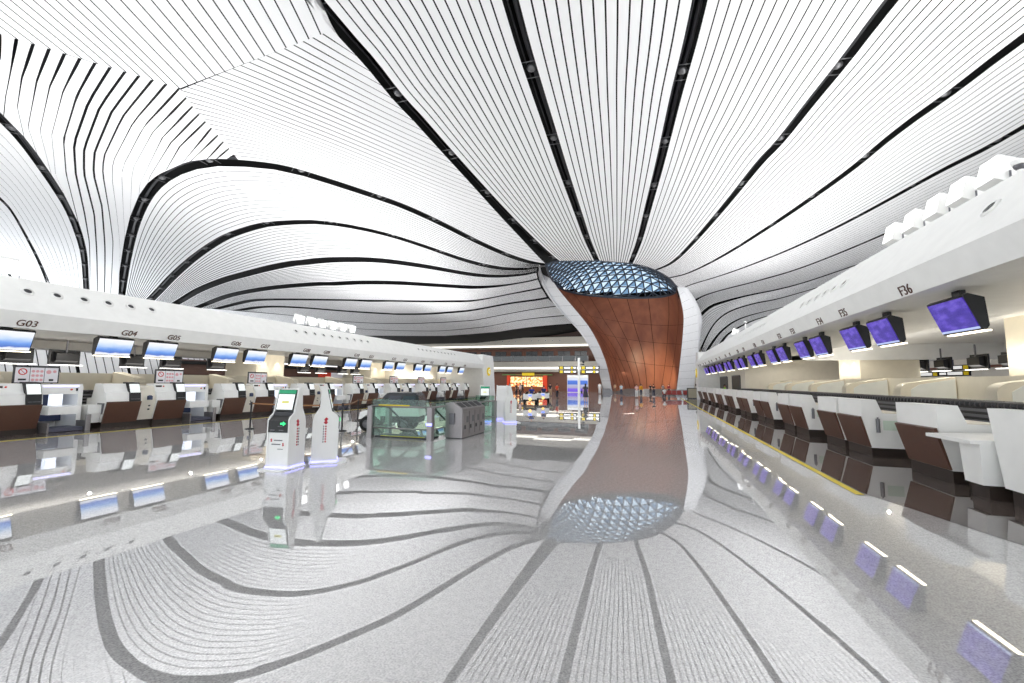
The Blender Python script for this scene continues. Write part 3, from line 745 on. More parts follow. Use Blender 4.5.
# baggage belts and curved screens behind the F counters
def make_conveyor(L_):
    t = thing('baggage_conveyor', 'x', 'baggage conveyor')
    MB().box(-L_/2, L_/2, 0, .12, .12, 1.40).box(-L_/2, L_/2, 1.2, 1.32, .12, 1.40).box(-L_/2, L_/2, .12, 1.2, .1, .2).build('frame', black, t)
    n = int(L_/.16); m_ = MB()
    for i in range(n):
        x = -L_/2 + .08 + i*L_/n; m_.tube([(x, -.02, 1.41), (x, 1.34, 1.41)], .05, 6)
    m_.build('rollers', darkgrey, t, smooth=True)
    m_ = MB()
    for i in range(9): m_.box(-L_/2+.02, L_/2-.02, -.03, -.005, .3+i*.12, .36+i*.12)
    m_.build('side_slats', greym, t)
    return t
cv = make_conveyor(PF-.15); u = False
for k in range(-1, 6):
    lab = ('black roller conveyor behind the counters between F%d and F%d' % (35-2*k, 34-2*k)) if k >= 0 else 'black roller conveyor behind the F36 counter near the right frame edge'
    place(cv, u, (6.75, 15.3+PF*k, 0), -PI/2, lab, 'F baggage conveyors'); u = True
def make_screen():
    t = thing('curved_screen', 'x', 'screen wall')
    prof = [(0, .2), (0, 1.62)] + [(.42-.42*math.cos(a), 1.62+.30*math.sin(a)) for a in [PI/2*i/6 for i in range(1, 7)]] + [(1.6, 2.12), (1.6, .2)]
    MB().prism(prof, 'x', -.22, .22).build('panel', beige, t)
    MB().prism([(.3, .2), (.3, 1.66), (.55, 1.84), (1.58, 2.05), (1.58, .2)], 'x', .22, .235).build('side_face', mat('screen_side', (234, 236, 230), .5), t)
    MB().box(-.2, .2, .05, 1.55, 0, .2).build('plinth', greym, t)
    return t
cs = make_screen(); u = False
for k in range(-1, 6):
    place(cs, u, (8.6, 14.8+PF*k, 0), -PI/2, ('beige curved screen wall behind the gap right of counter F%d' % (35-2*k)) if k >= 0 else 'beige curved screen wall nearest the right frame edge', 'F curved screens'); u = True

# G side
def make_G_counter(right):
    t = thing('check_in_counter', 'x', 'check-in counter')
    w = .58
    MB().box(-w, w, .22, 1.1, 0, .2).build('plinth', plinthm, t)
    MB().prism([(.28, .2), (.06, .95), (.10, 1.27), (.20, 1.33), (.34, 1.62), (.75, 1.62), (.9, 1.1), (1.15, 1.08), (1.15, .2)], 'x', -w, w).build('body', white, t)
    MB().prism([(.22, .16), (0, .93), (.05, .95), (.27, .16)], 'x', -w+.02, w-.02).build('front_panel', brown, t)
    tm = MB().prism([(.02, .93), (.05, 1.25), (.2, 1.66), (.5, 1.68), (.5, .95)], 'x', w-.42, w-.04).build('ticket_terminal', black, t)
    d = np.array([.15, .41]); d /= np.linalg.norm(d); n_ = np.array([-d[1], d[0]])*.012; a = np.array([.05, 1.25])+d*.03; b = np.array([.2, 1.66])-d*.06
    MB().prism([tuple(a), tuple(b), tuple(b+n_), tuple(a+n_)], 'x', w-.40, w-.06).build('screen', termw, tm)
    MB().box(w-.38, w-.28, .0, .04, 1.02, 1.04).box(w-.26, w-.18, .0, .04, 1.02, 1.04).box(w-.16, w-.08, .0, .04, 1.02, 1.04).build('card_slot', greym, tm)
    if right: 
        MB().lathe([(0, 0), (.028, 0), (.028, .04), (0, .04)], (-w+.35, .30, 1.5), (0, -1, .4), 10).build('red_button', redm, t)
        MB().box(-w+.06, -w+.28, .27, .32, 1.48, 1.55).build('number_display', mat('led_display', (46, 26, 18), .4), t)
    else:
        MB().prism([(.2, .5), (.12, .9), (.5, .9), (.5, .5)], 'x', -w-.02, -w).build('side_plate', greym, t)
        MB().box(-w-.42, -w-.02, .25, .8, .55, .85).prism([(.35, .2), (.25, .55), (.8, .55), (.8, .2)], 'x', -w-.36, -w-.02).build('side_ledge', white, t)
    return t
gL, gR = make_G_counter(False), make_G_counter(True)
uL = uR = False
for num, y in g_units:
    odd = num % 2; yy = (12.95 if odd else 11.23) + 4.62*((num-5)//2 if odd else (num-4)//2)
    lab = 'white and brown check-in counter standing below the number G%02d' % num
    if odd: place(gR, uR, (-19.0, yy, 0), PI/2, lab, 'G check-in counters'); uR = True
    else: place(gL, uL, (-19.0, yy, 0), PI/2, lab, 'G check-in counters'); uL = True
# cream infill between the two counters of a pair
inf = thing('filler_panel', 'x', 'filler panel')
MB().prism([(.30, .2), (.12, .95), (.3, 1.5), (.75, 1.55), (.8, .2)], 'x', -.28, .28).build('panel', cream, inf)
MB().box(-.28, .28, .32, .9, 0, .2).build('plinth', plinthm, inf)
MB().lathe([(0, 0), (.04, 0), (.04, .03), (0, .03)], (.08, .19, .75), (0, -1, .2), 10).lathe([(0, 0), (.04, 0), (.04, .03), (0, .03)], (.08, .22, .6), (0, -1, .2), 10).build('socket', darkgrey, inf)
MB().prism([(-.06, .98), (.08, .98), (.08, 1.12), (.02, 1.16), (-.06, 1.14)][::1], 'y', .0, .1).build('card_holder', navy, inf)
u = False
for k in range(7):
    place(inf, u, (-19.0, 12.09+4.62*k, 0), PI/2, 'cream filler panel between counters G%02d and G%02d' % (4+2*k, 5+2*k), 'G filler panels'); u = True
# self-service bag drops in the gaps
def make_bag_drop():
    t = thing('bag_drop_machine', 'x', 'bag drop machine')
    MB().box(-.57, -.46, .6, 1.6, 0, 1.52).box(.45, .58, .45, 1.6, 0, 1.52).box(-.57, .58, .5, 1.6, 1.25, 1.6).box(-.57, .58, 1.6, 1.66, 0, 1.6).build('portal', white, t)
    MB().box(-.46, .45, 1.3, 1.36, .3, 1.25).build('curtain', navy, t)
    MB().box(-.2, .08, .55, .75, .6, 1.4).build('lit_column', mat('column_light', (245, 248, 255), .4, emit=(225, 235, 255), estr=1.0), t)
    MB().prism([(.05, .58), (.05, .84), (.5, .88), (.5, .58)], 'x', -.5, .34).build('weighing_tray', white, t)
    MB().box(-.48, .48, .49, .502, 1.5, 1.56).build('light_bar', lavlit, t)
    MB().box(.4, .5, .485, .5, 1.36, 1.46).build('display', black, t)
    MB().lathe([(0, 0), (.03, 0), (.03, .03), (0, .03)], (.27, .5, 1.41), (0, -1, 0), 10).build('red_button', redm, t)
    MB().box(-.5, .42, -.05, .8, .02, .14).build('belt', mat('belt_grey', (86, 88, 104), .5), t)
    for x0, x1, y0, y1, z1 in ((-.56, -.51, -.1, .9, .34), (.46, .51, -.1, .9, .34)): MB().box(x0, x1, y0, y1, 0, z1).build('steel_guard', steel, t)
    MB().box(.43, .57, -.16, -.1, 0, .55, .01).build('steel_bollard', steel, t)
    return t
bd = make_bag_drop(); u = False
for k in range(-1, 7):
    nl, nr = 5+2*k, 6+2*k
    place(bd, u, (-18.95, 14.16+4.62*k, 0), PI/2, 'white bag drop machine in the gap between counters G%02d and G%02d' % (nl, nr), 'G bag drop machines'); u = True
csg = copy_tree(cs); u = True
first = True
for k in range(-1, 8):
    o = csg if first else copy_tree(csg); first = False
    o.location = (-22.6, 13.9+4.67*k, 0); o.rotation_euler = (0, 0, PI/2); o['group'] = 'G curved screens'
    o['label'] = 'beige curved screen wall standing behind counter G%02d' % (5+2*k)
gcv = make_conveyor(4.5); u = False
for k in range(-1, 7):
    place(gcv, u, (-21.0, 14.5+4.67*k, -.12), PI/2, 'dark roller conveyor behind the gap between counters G%02d and G%02d' % (5+2*k, 6+2*k), 'G baggage conveyors'); u = True
# warning posters
def make_poster():
    t = thing('warning_poster', 'x', 'poster')
    fr_ = MB().box(-.6, .6, 0, .05, .0, .62).build('frame', darkgrey, t)
    MB().box(-.56, -.2, -.012, 0, .03, .55).box(-.18, .18, -.012, 0, .03, .55).box(.2, .56, -.012, 0, .03, .55).build('sheet', paper, t)
    ic = MB()
    ic.lathe([(.085, 0), (.115, 0), (.115, .01), (.085, .01), (.085, 0)], (-.38, -.012, .4), (0, -1, 0), 20).prism([(-.44, .46), (-.43, .47), (-.32, .34), (-.33, .33)][::-1], 'y', -.02, -.012)
    ic.m(1)
    for i in range(3):
        for j in range(3): ic.lathe([(0, 0), (.045, 0), (.045, .008), (0, .008)], (-.11+.11*i, -.012, .12+.15*j), (0, -1, 0), 12)
    ic.lathe([(0, 0), (.07, 0), (.07, .008), (0, .008)], (.3, -.012, .4), (0, -1, 0), 12); ic.lathe([(0, 0), (.05, 0), (.05, .008), (0, .008)], (.46, -.012, .42), (0, -1, 0), 12)
    ic.m(2).box(-.48, -.28, -.02, -.012, .1, .16).box(.32, .44, -.02, -.012, .08, .15).box(-.45, .45, -.012, .0, .57, .595)
    ic.build('pictograms', [iconred, pinkm, black], t)
    MB().box(-.45, -.4, .01, .04, -.75, 0).box(.4, .45, .01, .04, -.75, 0).build('stand_leg', greym, t)
    return t
po = make_poster(); u = False
for k, y in ((-1, 9.42), (0, 13.85), (1, 18.45), (3, 27.1), (4, 31.8), (5, 36.4), (6, 41.0)):
    place(po, u, (-20.65, y, 1.62), PI/2, 'framed poster of prohibition pictograms standing above counter G%02d' % (5+2*k), 'G warning posters'); u = True
# desk lamp-like security domes / camera domes
def dome(x, y, z, label, post=.5):
    t = thing('security_camera', label, 'camera', (x, y, z))
    MB().tube([(0, 0, 0), (0, 0, post)], .04, 8).build('post', white, t)
    MB().lathe([(0, 0), (.10, .02), (.11, .1), (0, .12)], (0, 0, post-.02), (0, 0, 1), 16).build('housing', white, t)
    MB().ell((0, 0, post-.02), (.085, .085, .085), 12, 8).build('dome', mat('dome_grey', (90, 90, 94), .2), t)
dome(6.4, 33.2, 5.53, 'white dome camera on a post atop the right canopy far along', .55)
dome(6.5, 9.95, 5.53, 'white dome camera atop the right canopy beside the nearest floodlight', .3)
# air nozzles on the sloping faces
def make_nozzle(n):
    t = thing('air_nozzle', 'x', 'air nozzle')
    MB().lathe([(.105, 0), (.17, 0), (.17, .02), (.105, .035)], (0, 0, 0), n, 20).build('collar', white, t, smooth=True)
    MB().lathe([(0, .022), (.06, .024), (.105, .012), (.11, .0)], (0, 0, 0), n, 18).build('jet', darkgrey, t, smooth=True)
    return t
nL, nR = make_nozzle((.753, 0, .657)), make_nozzle((-.775, 0, .632))
u = False
yl = [8.74+.77*i for i in range(6)] + [20.49+.77*i for i in range(10)] + [34.9+.77*i for i in range(11)]
for i, y in enumerate(yl):
    gname = 'near' if i < 6 else ('middle' if i < 16 else 'far'); j = i if i < 6 else (i-6 if i < 16 else i-16)
    place(nL, u, (-20.21, y, 4.745), 0, '%s round air nozzle of the %s row on the left canopy' % (ORD[j], gname), 'air nozzles on the left canopy'); u = True
u = False
yr = [9.3] + [15.15+.75*i for i in range(6)] + [24.7+.75*i for i in range(10)]
for i, y in enumerate(yr):
    lab = 'lone round air nozzle on the right canopy above the F36 monitor' if i == 0 else '%s round air nozzle of the %s row on the right canopy' % (ORD[(i-1) if i < 7 else i-7], 'near' if i < 7 else 'far')
    place(nR, u, (5.645, y, 4.85), 0, lab, 'air nozzles on the right canopy'); u = True
# floodlights standing on the canopies
def make_flood(sgn):
    t = thing('floodlight', 'x', 'floodlight'); t.scale = (.85, .85, .85)
    MB().prism([(-.22, .30), (.2, .12), (.34, .66), (-.08, .84)][::1], 'y', -.3, .3).build('housing', white, t)
    MB().prism([(sgn*-.235, .31), (sgn*-.22, .30), (sgn*-.08, .83), (sgn*-.095, .84)], 'y', -.27, .27).build('lens', floodm, t) if sgn > 0 else MB().prism([(.355, .66), (.34, .66), (.2, .12), (.215, .12)], 'y', -.27, .27).build('lens', floodm, t)
    MB().tube([(.05, -.34, 0), (.05, -.34, .42)], .02, 6).tube([(.05, .34, 0), (.05, .34, .42)], .02, 6).box(-.06, .16, -.36, .36, 0, .03).build('yoke', greym, t)
    return t
fr_, fl_ = make_flood(1), make_flood(-1)
u = False
for i, y in enumerate((10.6, 11.5, 12.35, 13.3, 14.25, 38.)):
    place(fr_, u, (6.55, y, 5.53), 0, ('white boxy floodlight atop the right canopy, %s from the right frame edge' % ORD[i]) if i < 5 else 'lone white floodlight at the far end of the right canopy', 'floodlights on the canopies'); u = True
u = False
for i, y in enumerate((8.5, 21.4, 22.4, 23.35, 24.35, 25.35, 26.35)):
    place(fl_, u, (-20.95, y, 5.24), 0, 'lone white floodlight at the near left end of the left canopy' if i == 0 else 'white boxy floodlight atop the left canopy, %s of the row of six' % ORD[i-1], 'floodlights on the canopies'); u = True

# ------------------------------------------------------------------ kiosks
def make_kiosk(front_detail=True):
    t = thing('self_service_kiosk', 'x', 'kiosk')   # front faces local -y
    w = .25
    side = [(-.27, .06), (-.28, .98), (-.24, 1.05), (-.13, 1.13), (-.01, 1.64), (.06, 1.66), (.10, 1.5), (.12, 1.22), (.22, 1.04), (.25, .92), (.25, .06)]
    MB().prism([(y, z) for y, z in side], 'x', w-.035, w).prism([(y, z) for y, z in side], 'x', -w, -w+.035).build('side_panel', white, t)
    MB().prism([(-.26, .06), (-.26, .8), (-.2, .95), (-.05, 1.0), (.0, 1.6), (.05, 1.63), (.09, 1.48), (.11, 1.2), (.21, 1.0), (.24, .9), (.24, .06)], 'x', -w+.035, w-.035).build('body', white, t)
    MB().prism([(-.29, .74), (-.285, .98), (-.16, 1.07), (-.14, 1.03), (-.25, .94), (-.26, .74)], 'x', -w+.03, w-.03).build('console', black, t)
    MB().prism([(-.17, 1.07), (-.145, 1.15), (-.05, 1.16), (-.05, 1.05)], 'x', -w+.04, w-.04).build('printer_slot', darkgrey, t)
    a, b = np.array([-.115, 1.17]), np.array([-.015, 1.6]); d = (b-a)/np.linalg.norm(b-a); n = np.array([-d[1], d[0]])
    s_ = MB().prism([tuple(a), tuple(b), tuple(b+n*.02), tuple(a+n*.02)], 'x', -w+.045, w-.045).build('screen_bezel', black, t)
    p, q = a+d*.02, b-d*.1
    MB().prism([tuple(p+n*.02), tuple(q+n*.02), tuple(q+n*.026), tuple(p+n*.026)], 'x', -w+.065, w-.065).build('screen', termw, s_)
    p2, q2 = b-d*.085, b-d*.01
    MB().prism([tuple(p2+n*.02), tuple(q2+n*.02), tuple(q2+n*.026), tuple(p2+n*.026)], 'x', -w+.05, w-.05).build('green_header', greenlit, s_)
    p3, q3 = a+d*.15, a+d*.2
    MB().prism([tuple(p3+n*.027), tuple(q3+n*.027), tuple(q3+n*.03), tuple(p3+n*.03)], 'x', -.08, .08).build('screen_picture', mat('picture_olive', (190, 186, 110), .5, emit=(190, 186, 110), estr=.6), s_)
    ar = MB().prism([(.06, .90), (.12, .90), (.12, .875), (.18, .92), (.12, .965), (.12, .94), (.06, .94)], 'y', -.302, -.288); ar.build('green_arrow', arrowgreen, t)
    MB().box(-.17, -.07, -.296, -.288, .78, .795).box(.03, .13, -.296, -.288, .78, .795).box(.0, .1, -.296, -.284, .86, .87).build('card_slot', greym, t)
    def mark(mb, ox, oz, k, ax, off):
        # a red bird-like swoosh with a column of small characters under it
        sw = [(0, .06), (.03, .02), (.015, -.01), (.04, -.03), (.0, -.06), (-.03, -.03), (-.01, .0), (-.035, .03)]
        pl = [(ox + x*k, oz + z*k) for x, z in sw]; mb.prism(pl, ax, off[0], off[1])
    sg = MB()
    for q0, q1 in ((w, w+.006), (-w-.006, -w)):
        mark(sg, -.02, .92, 1.3, 'x', (q0, q1))
        for i in range(7):
            z = .80 - i*.055; sg.box(q0, q1, -.035, -.005, z-.016, z+.016); sg.m(1).box(q0, q1, .015, .035, z-.02, z+.016).m(0)
    mark(sg, -.15, .58, .6, 'y', (-.268, -.26)); mark(sg, .12, .5, .6, 'y', (-.268, -.26))
    sg.m(1).box(-.09, .1, -.268, -.26, .57, .59).box(-.14, .06, -.268, -.26, .49, .51).box(.0, .12, -.268, -.26, .4, .412)
    sg.build('airline_logo', [mat('logo_red', (190, 40, 56), .5), greym], t)
    MB().box(-.30, .30, -.46, .29, 0, .025, .03).build('base_plate', white, t)
    MB().box(-w-.01, w+.01, -.28, .26, .027, .06).build('base_light', bluelit, t)
    return t
kk = make_kiosk()
place(kk, False, (-7.28, 7.30, 0), math.radians(8), 'self-service kiosk with a screen facing the camera, left of the front pair', 'self-service kiosks')
o = place(kk, True, (-6.98, 8.08, 0), math.radians(128), 'self-service kiosk turned side-on behind the front left kiosk', 'self-service kiosks')
place(kk, True, (-7.15, 18.4, 0), math.radians(12), 'self-service kiosk behind the green glass railing corner, screen towards camera', 'self-service kiosks')
place(kk, True, (-6.05, 18.6, 0), math.radians(120), 'self-service kiosk standing side-on at the far end of the glass railing', 'self-service kiosks')
place(kk, True, (-6.9, 20.0, 0), math.radians(190), 'self-service kiosk facing away beyond the glass railing', 'self-service kiosks')

# ------------------------------------------------------------------ queue posts
def make_stanchion():
    t = thing('queue_post', 'x', 'queue post')
    MB().lathe([(0, 0), (.17, 0), (.17, .02), (.05, .045), (0, .045)], n=20).build('base', black, t, smooth=True)
    MB().lathe([(.03, .04), (.03, .95), (0, .95)], n=12).build('pole', black, t, smooth=True)
    MB().lathe([(.03, .88), (.04, .89), (.04, .99), (.0, 1.0)], n=14).build('belt_head', darkgrey, t, smooth=True)
    return t
sp = make_stanchion(); u = False
posts = [(-14.1, 12.4, 'black queue post standing alone left of the kiosks'), (-10.6, 13.1, 'black queue post just right of the side-on front kiosk'), (-12.6, 16.6, 'black queue post left of the white utility vehicle'),
         (-13.3, 19.6, 'black queue post behind the white utility vehicle')]
for x, y, lab in posts: place(sp, u, (x, y, 0), 0, lab, 'queue posts'); u = True
beltm = mat('belt_brown', (150, 104, 58), .5)
for i, (p, q, lab) in enumerate((((-10.6, 13.1), (-12.6, 16.6), 'brown retractable belt strung from the post beside the kiosk'), ((-12.6, 16.6), (-13.3, 19.6), 'brown retractable belt strung behind the white utility vehicle'), ((-10.6, 13.1), (-14.1, 12.4), 'brown retractable belt strung behind the pair of kiosks'))):
    m_ = MB(); P = [np.array(p)+(np.array(q)-np.array(p))*k/10 for k in range(11)]
    zs = [.94-.05*math.sin(PI*k/10) for k in range(11)]
    d = np.array(q)-np.array(p); d = d/np.linalg.norm(d); nx, ny = -d[1]*.006, d[0]*.006
    vs = []
    for (x, y), z in zip(P, zs): vs += [(x+nx, y+ny, z-.025), (x+nx, y+ny, z+.025), (x-nx, y-ny, z+.025), (x-nx, y-ny, z-.025)]
    m_.add(vs, [(4*k+a, 4*k+(a+1) % 4, 4*k+4+(a+1) % 4, 4*k+4+a) for k in range(10) for a in range(4)] + [(0, 1, 2, 3), (43, 42, 41, 40)])
    tag(m_.build('queue_belt', beltm), lab, 'queue belt', 'queue belts')

# ------------------------------------------------------------------ glass railing around the floor opening
gr = thing('glass_railing', 'green glass railing with steel posts around a floor opening', 'railing', (-8.6, 12.0, 0))
x1, y1 = 2.15, 5.7   # extents
def gpanel(a, b, z0=.08, z1=1.22):
    m_ = MB(); d = np.array(b)-np.array(a); n = np.array([-d[1], d[0]])/np.linalg.norm(d)*.012
    m_.prism([tuple(np.array(a)+n), tuple(np.array(b)+n), tuple(np.array(b)-n), tuple(np.array(a)-n)], 'z', z0, z1); m_.build('glass_panel', glass_green, gr)
corners = [(0, 1.0), (0, 0), (x1, 0), (x1, y1), (x1-.9, y1)]
for a, b in zip(corners[:-1], corners[1:]):
    a, b = np.array(a, float), np.array(b, float); n = max(1, int(round(np.linalg.norm(b-a)/2)))
    for k in range(n):
        p, q = a+(b-a)*(k+.03)/n, a+(b-a)*(k+.97)/n; gpanel(p, q)
MB().tube([(x, y, 1.0) for x, y in corners], .035, 8).build('handrail', steel, gr, smooth=True)
MB().tube([(.3, -.02, 1.04), (1.4, -.02, 1.04)], .02, 6).build('yellow_edge', yellowm, gr)
MB().tube([(x, y, .32) for x, y in corners], .025, 8).build('lower_rail', steel, gr, smooth=True)
for (x, y) in [(0, 0), (x1, 0), (x1, y1), (x1, 2.8), (0, 1.0), (x1-.9, y1)]:
    MB().box(x-.09, x+.09, y-.09, y+.09, 0, 1.0, .015).build('post', steel, gr)
for p_ in ([(.55, .12, .98), (1.55, .3, .08)], [(x1-.1, .5, .9), (x1-.3, 2.4, .08)]): MB().tube(p_, .03, 6).build('brace', darkgrey, gr)
MB().box(.1, x1-.1, .1, .75, .0, .05).build('threshold_plate', darkgrey, gr)
MB().box(.3, x1-.3, .12, .2, .05, .065).build('yellow_strip', yellowm, gr)
MB().box(x1-.1, x1+.1, -.1, -.092, .45, .53).build('blue_indicator', bluelit, gr)

# ------------------------------------------------------------------ recycling bins
rb = thing('recycling_bin', 'stainless steel recycling station with four slanted openings by the railing', 'bin', (-5.82, 12.65, 0))
L_ = 1.95
MB().prism([(-.45, .03), (-.45, 1.12), (-.2, 1.15), (.14, .94), (.14, .03)], 'y', 0, L_).build('body', steel, rb)
for i in range(4):
    y0 = .08 + i*.46
    d_ = MB().box(.14, .16, y0, y0+.4, .12, .86).build('bin_door', steel, rb)
    MB().box(.16, .18, y0+.05, y0+.12, .3, .42).build('handle', darkgrey, d_)
    MB().box(.16, .163, y0+.2, y0+.36, .5, .7).build('label_plate', greym, d_)
    MB().prism([(-.14, 1.118), (-.13, 1.126), (.08, .986), (.075, .976)], 'y', y0+.03, y0+.36).build('opening', black, rb)
MB().box(-.3, -.12, -.05, 0, .45, .8).build('dispenser', greym, rb)
MB().box(-.43, .12, .02, L_-.02, 0, .03).build('plinth', darkgrey, rb)

# ------------------------------------------------------------------ utility vehicle
uv = thing('utility_vehicle', 'small white utility vehicle with a black cab behind the glass railing', 'vehicle', (-10.35, 14.3, 0), math.radians(62))  # nose at local -x... length along x
def wheel(x, y, r, w_=.17):
    m_ = MB(); m_.lathe([(r*.55, -w_/2), (r*.92, -w_/2), (r, -w_/4), (r, w_/4), (r*.92, w_/2), (r*.55, w_/2)], (x, y, r), (0, 1, 0), 20)
    o_ = m_.build('wheel', rubber, uv, smooth=True); MB().lathe([(0, -w_/2-.01), (r*.55, -w_/2), (r*.55, w_/2), (0, w_/2+.01)], (x, y, r), (0, 1, 0), 16).build('hub', greym, o_, smooth=True)
uv.rotation_euler = (0, 0, math.radians(16)); uv.location = (-10.05, 13.8, 0); uv.scale = (.88, .88, .88)
for x in (.2, 1.75):
    for y in (-.55, .55): wheel(x, y, .3)
MB().prism([(-.15, .5), (-.1, .78), (.55, .98), (.75, 1.0), (.75, .45), (.55, .62), (.2, .68), (-.05, .5)], 'y', -.6, .6).build('bonnet', white, uv)
MB().box(.5, 2.3, -.58, .58, .36, .62).build('chassis', black, uv)
MB().prism([(.62, .62), (.62, .98), (2.3, 1.0), (2.35, .62)], 'y', -.6, .6).build('body_side', white, uv)
MB().prism([(.6, .98), (.95, 1.52), (1.1, 1.58), (2.15, 1.58), (2.3, 1.45), (2.36, 1.0)], 'y', -.58, .58).build('cab', mat('cab_black', (22, 26, 34), .25), uv)
MB().prism([(.59, 1.03), (.89, 1.49), (.91, 1.48), (.61, 1.02)], 'y', -.5, .5).box(1.1, 1.6, -.59, -.58, 1.08, 1.46).box(1.68, 2.18, -.59, -.58, 1.08, 1.46).box(1.1, 2.18, .58, .59, 1.08, 1.46).build('window_glass', mat('cab_glass', (34, 42, 56), .08), uv)
MB().lathe([(0, 0), (.08, 0), (.08, .03), (0, .04)], (-.12, -.38, .68), (-1, 0, .2), 14).lathe([(0, 0), (.08, 0), (.08, .03), (0, .04)], (-.12, .38, .68), (-1, 0, .2), 14).build('headlight', mat('headlight', (220, 224, 228), .2), uv)
MB().box(-.16, .1, -.5, .5, .36, .5, .04).build('bumper', black, uv)

# ------------------------------------------------------------------ far building behind the column
FY = 89.0
struct(MB().box(-60, -9.4, FY, FY+.5, 0, 4.0).build('wall_back', wallbrown))
sl = MB().box(-60, -9.4, FY-3.0, FY, 4.0, 6.1); struct(sl.build('trim_5', slabw))
struct(MB().box(-60, -9.4, FY-3.05, FY-3.0, 4.55, 4.95).build('trim_6', mat('cove_light', (255, 250, 240), .5, emit=(255, 250, 238), estr=1.1)))
struct(MB().box(-60, -9.4, FY+2.5, FY+3, 6.1, 9.2).build('wall_back_upper', wallbrown))
struct(MB().box(-60, -9.4, FY-2.0, FY+3, 9.2, 11.2).build('trim_7', slabw))
struct(MB().box(-60, -9.4, FY-2.05, FY-2.0, 9.25, 9.65).build('trim_8', MATS['cove_light']))
struct(MB().box(-60, -9.4, FY-1.0, FY+3, 11.2, 13.5).build('trim_9', mat('dark_brown_band', (74, 54, 46), .6)))
for i in range(9):
    x = -44+i*3.6
    w_ = struct(MB().box(x, x+2.6, FY+2.4, FY+2.5, 7.0, 8.6).build('window_%d' % (i+1), mat('dark_window', (26, 26, 30), .2)))
    MB().box(x+1.25, x+1.35, FY+2.36, FY+2.4, 7.0, 8.6).box(x, x+2.6, FY+2.36, FY+2.4, 8.5, 8.6).build('window_frame', darkgrey, w_)
bl = thing('balcony_railing', 'dark glass balustrade along the gallery beyond the column', 'railing', (-30, FY-2.8, 6.1))
for k in range(14):
    MB().box(-18+k*2.6, -18+k*2.6+2.5, 0, .03, .1, 1.15).build('glass_panel', glass_dark, bl)
MB().tube([(-18, .015, 1.2), (18.4, .015, 1.2)], .04, 6).build('handrail', steel, bl)
m_ = MB()
for k in range(15): m_.box(-18.08+k*2.6, -18.02+k*2.6, 0, .05, 0, 1.2)
m_.build('rail_posts', steel, bl)
nz = make_nozzle((0, -1, 0)); u = False
for i in range(10):
    place(nz, u, (-33+i*1.5 + (2 if i > 4 else 0), FY-2.03, 10.5), 0, '%s round air nozzle from the left on the far gallery fascia' % ORD[i], 'air nozzles on the far gallery'); u = True
# lit shop
sh = thing('shop', 'brightly lit orange and red shop front under the far gallery', 'shop', (-24.8, FY-.6, 0))
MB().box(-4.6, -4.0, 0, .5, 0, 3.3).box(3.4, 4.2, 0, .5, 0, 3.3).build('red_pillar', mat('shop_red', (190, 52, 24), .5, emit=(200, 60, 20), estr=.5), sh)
def shop_mat():
    m = bpy.data.materials.new('shop_display'); m.use_nodes = True; nt = m.node_tree; b = nt.nodes['Principled BSDF']; L = nt.links.new
    tc = nt.nodes.new('ShaderNodeTexCoord'); n = nt.nodes.new('ShaderNodeTexVoronoi'); n.inputs['Scale'].default_value = 2.6; L(tc.outputs['Object'], n.inputs['Vector'])
    r = nt.nodes.new('ShaderNodeValToRGB'); cs_ = [(0, (255, 246, 224)), (.42, (255, 232, 180)), (.58, (244, 176, 100)), (.8, (206, 100, 50))]
    while len(r.color_ramp.elements) < 4: r.color_ramp.elements.new(.5)
    for el, (p, c) in zip(r.color_ramp.elements, cs_): el.position = p; el.color = (*lin(c), 1)
    L(n.outputs['Distance'], r.inputs[0]); L(r.outputs['Color'], b.inputs['Base Color']); L(r.outputs['Color'], b.inputs['Emission Color']); b.inputs['Emission Strength'].default_value = .9
    return m
MB().box(-4.0, 3.4, .35, .5, .9, 3.0).build('lit_display', shop_mat(), sh)
MB().box(-4.0, 3.4, .1, .5, 0, .9).build('shop_counter', mat('shop_counter', (150, 84, 48), .5), sh)
MB().box(-5.6, 5.4, -.3, .5, 3.3, 3.55).build('canopy', mat('shop_canopy', (150, 132, 84), .6), sh)
MB().box(-1.1, 1.6, -.35, -.3, 3.25, 3.85).build('yellow_sign', signyellow, sh)
MB().box(-5.6, -2.6, -.34, -.3, 3.3, 3.5).box(3.0, 5.4, -.34, -.3, 3.3, 3.5).build('green_trim', mat('shop_green', (96, 140, 76), .5), sh)
MB().box(-3.9, 3.3, .2, .34, 1.6, 1.66).box(-3.9, 3.3, .2, .34, 2.3, 2.36).box(-3.95, -3.88, .2, .34, .9, 3.).box(-.3, -.24, .2, .34, .9, 3.).box(3.26, 3.33, .2, .34, .9, 3.).build('shelf', mat('shop_shelf', (150, 70, 30), .5), sh)
# led panels
def led_mat():
    m = bpy.data.materials.new('led_wall'); m.use_nodes = True; nt = m.node_tree; b = nt.nodes['Principled BSDF']; L = nt.links.new
    tc = nt.nodes.new('ShaderNodeTexCoord'); sp_ = nt.nodes.new('ShaderNodeSeparateXYZ'); L(tc.outputs['Generated'], sp_.inputs[0])
    r = nt.nodes.new('ShaderNodeValToRGB'); r.color_ramp.interpolation = 'LINEAR'; cs_ = [(0, (120, 80, 230)), (.22, (130, 100, 235)), (.3, (176, 170, 205)), (.5, (186, 192, 222)), (.56, (60, 110, 215)), (.8, (80, 130, 230)), (.86, (220, 228, 250)), (1, (235, 240, 255))]
    while len(r.color_ramp.elements) < len(cs_): r.color_ramp.elements.new(.5)
    for el, (p, c) in zip(r.color_ramp.elements, cs_): el.position = p; el.color = (*lin(c), 1)
    L(sp_.outputs['Z'], r.inputs[0]); b.inputs['Base Color'].default_value = (.02, .02, .04, 1); L(r.outputs['Color'], b.inputs['Emission Color']); b.inputs['Emission Strength'].default_value = .85
    return m
lm = led_mat()
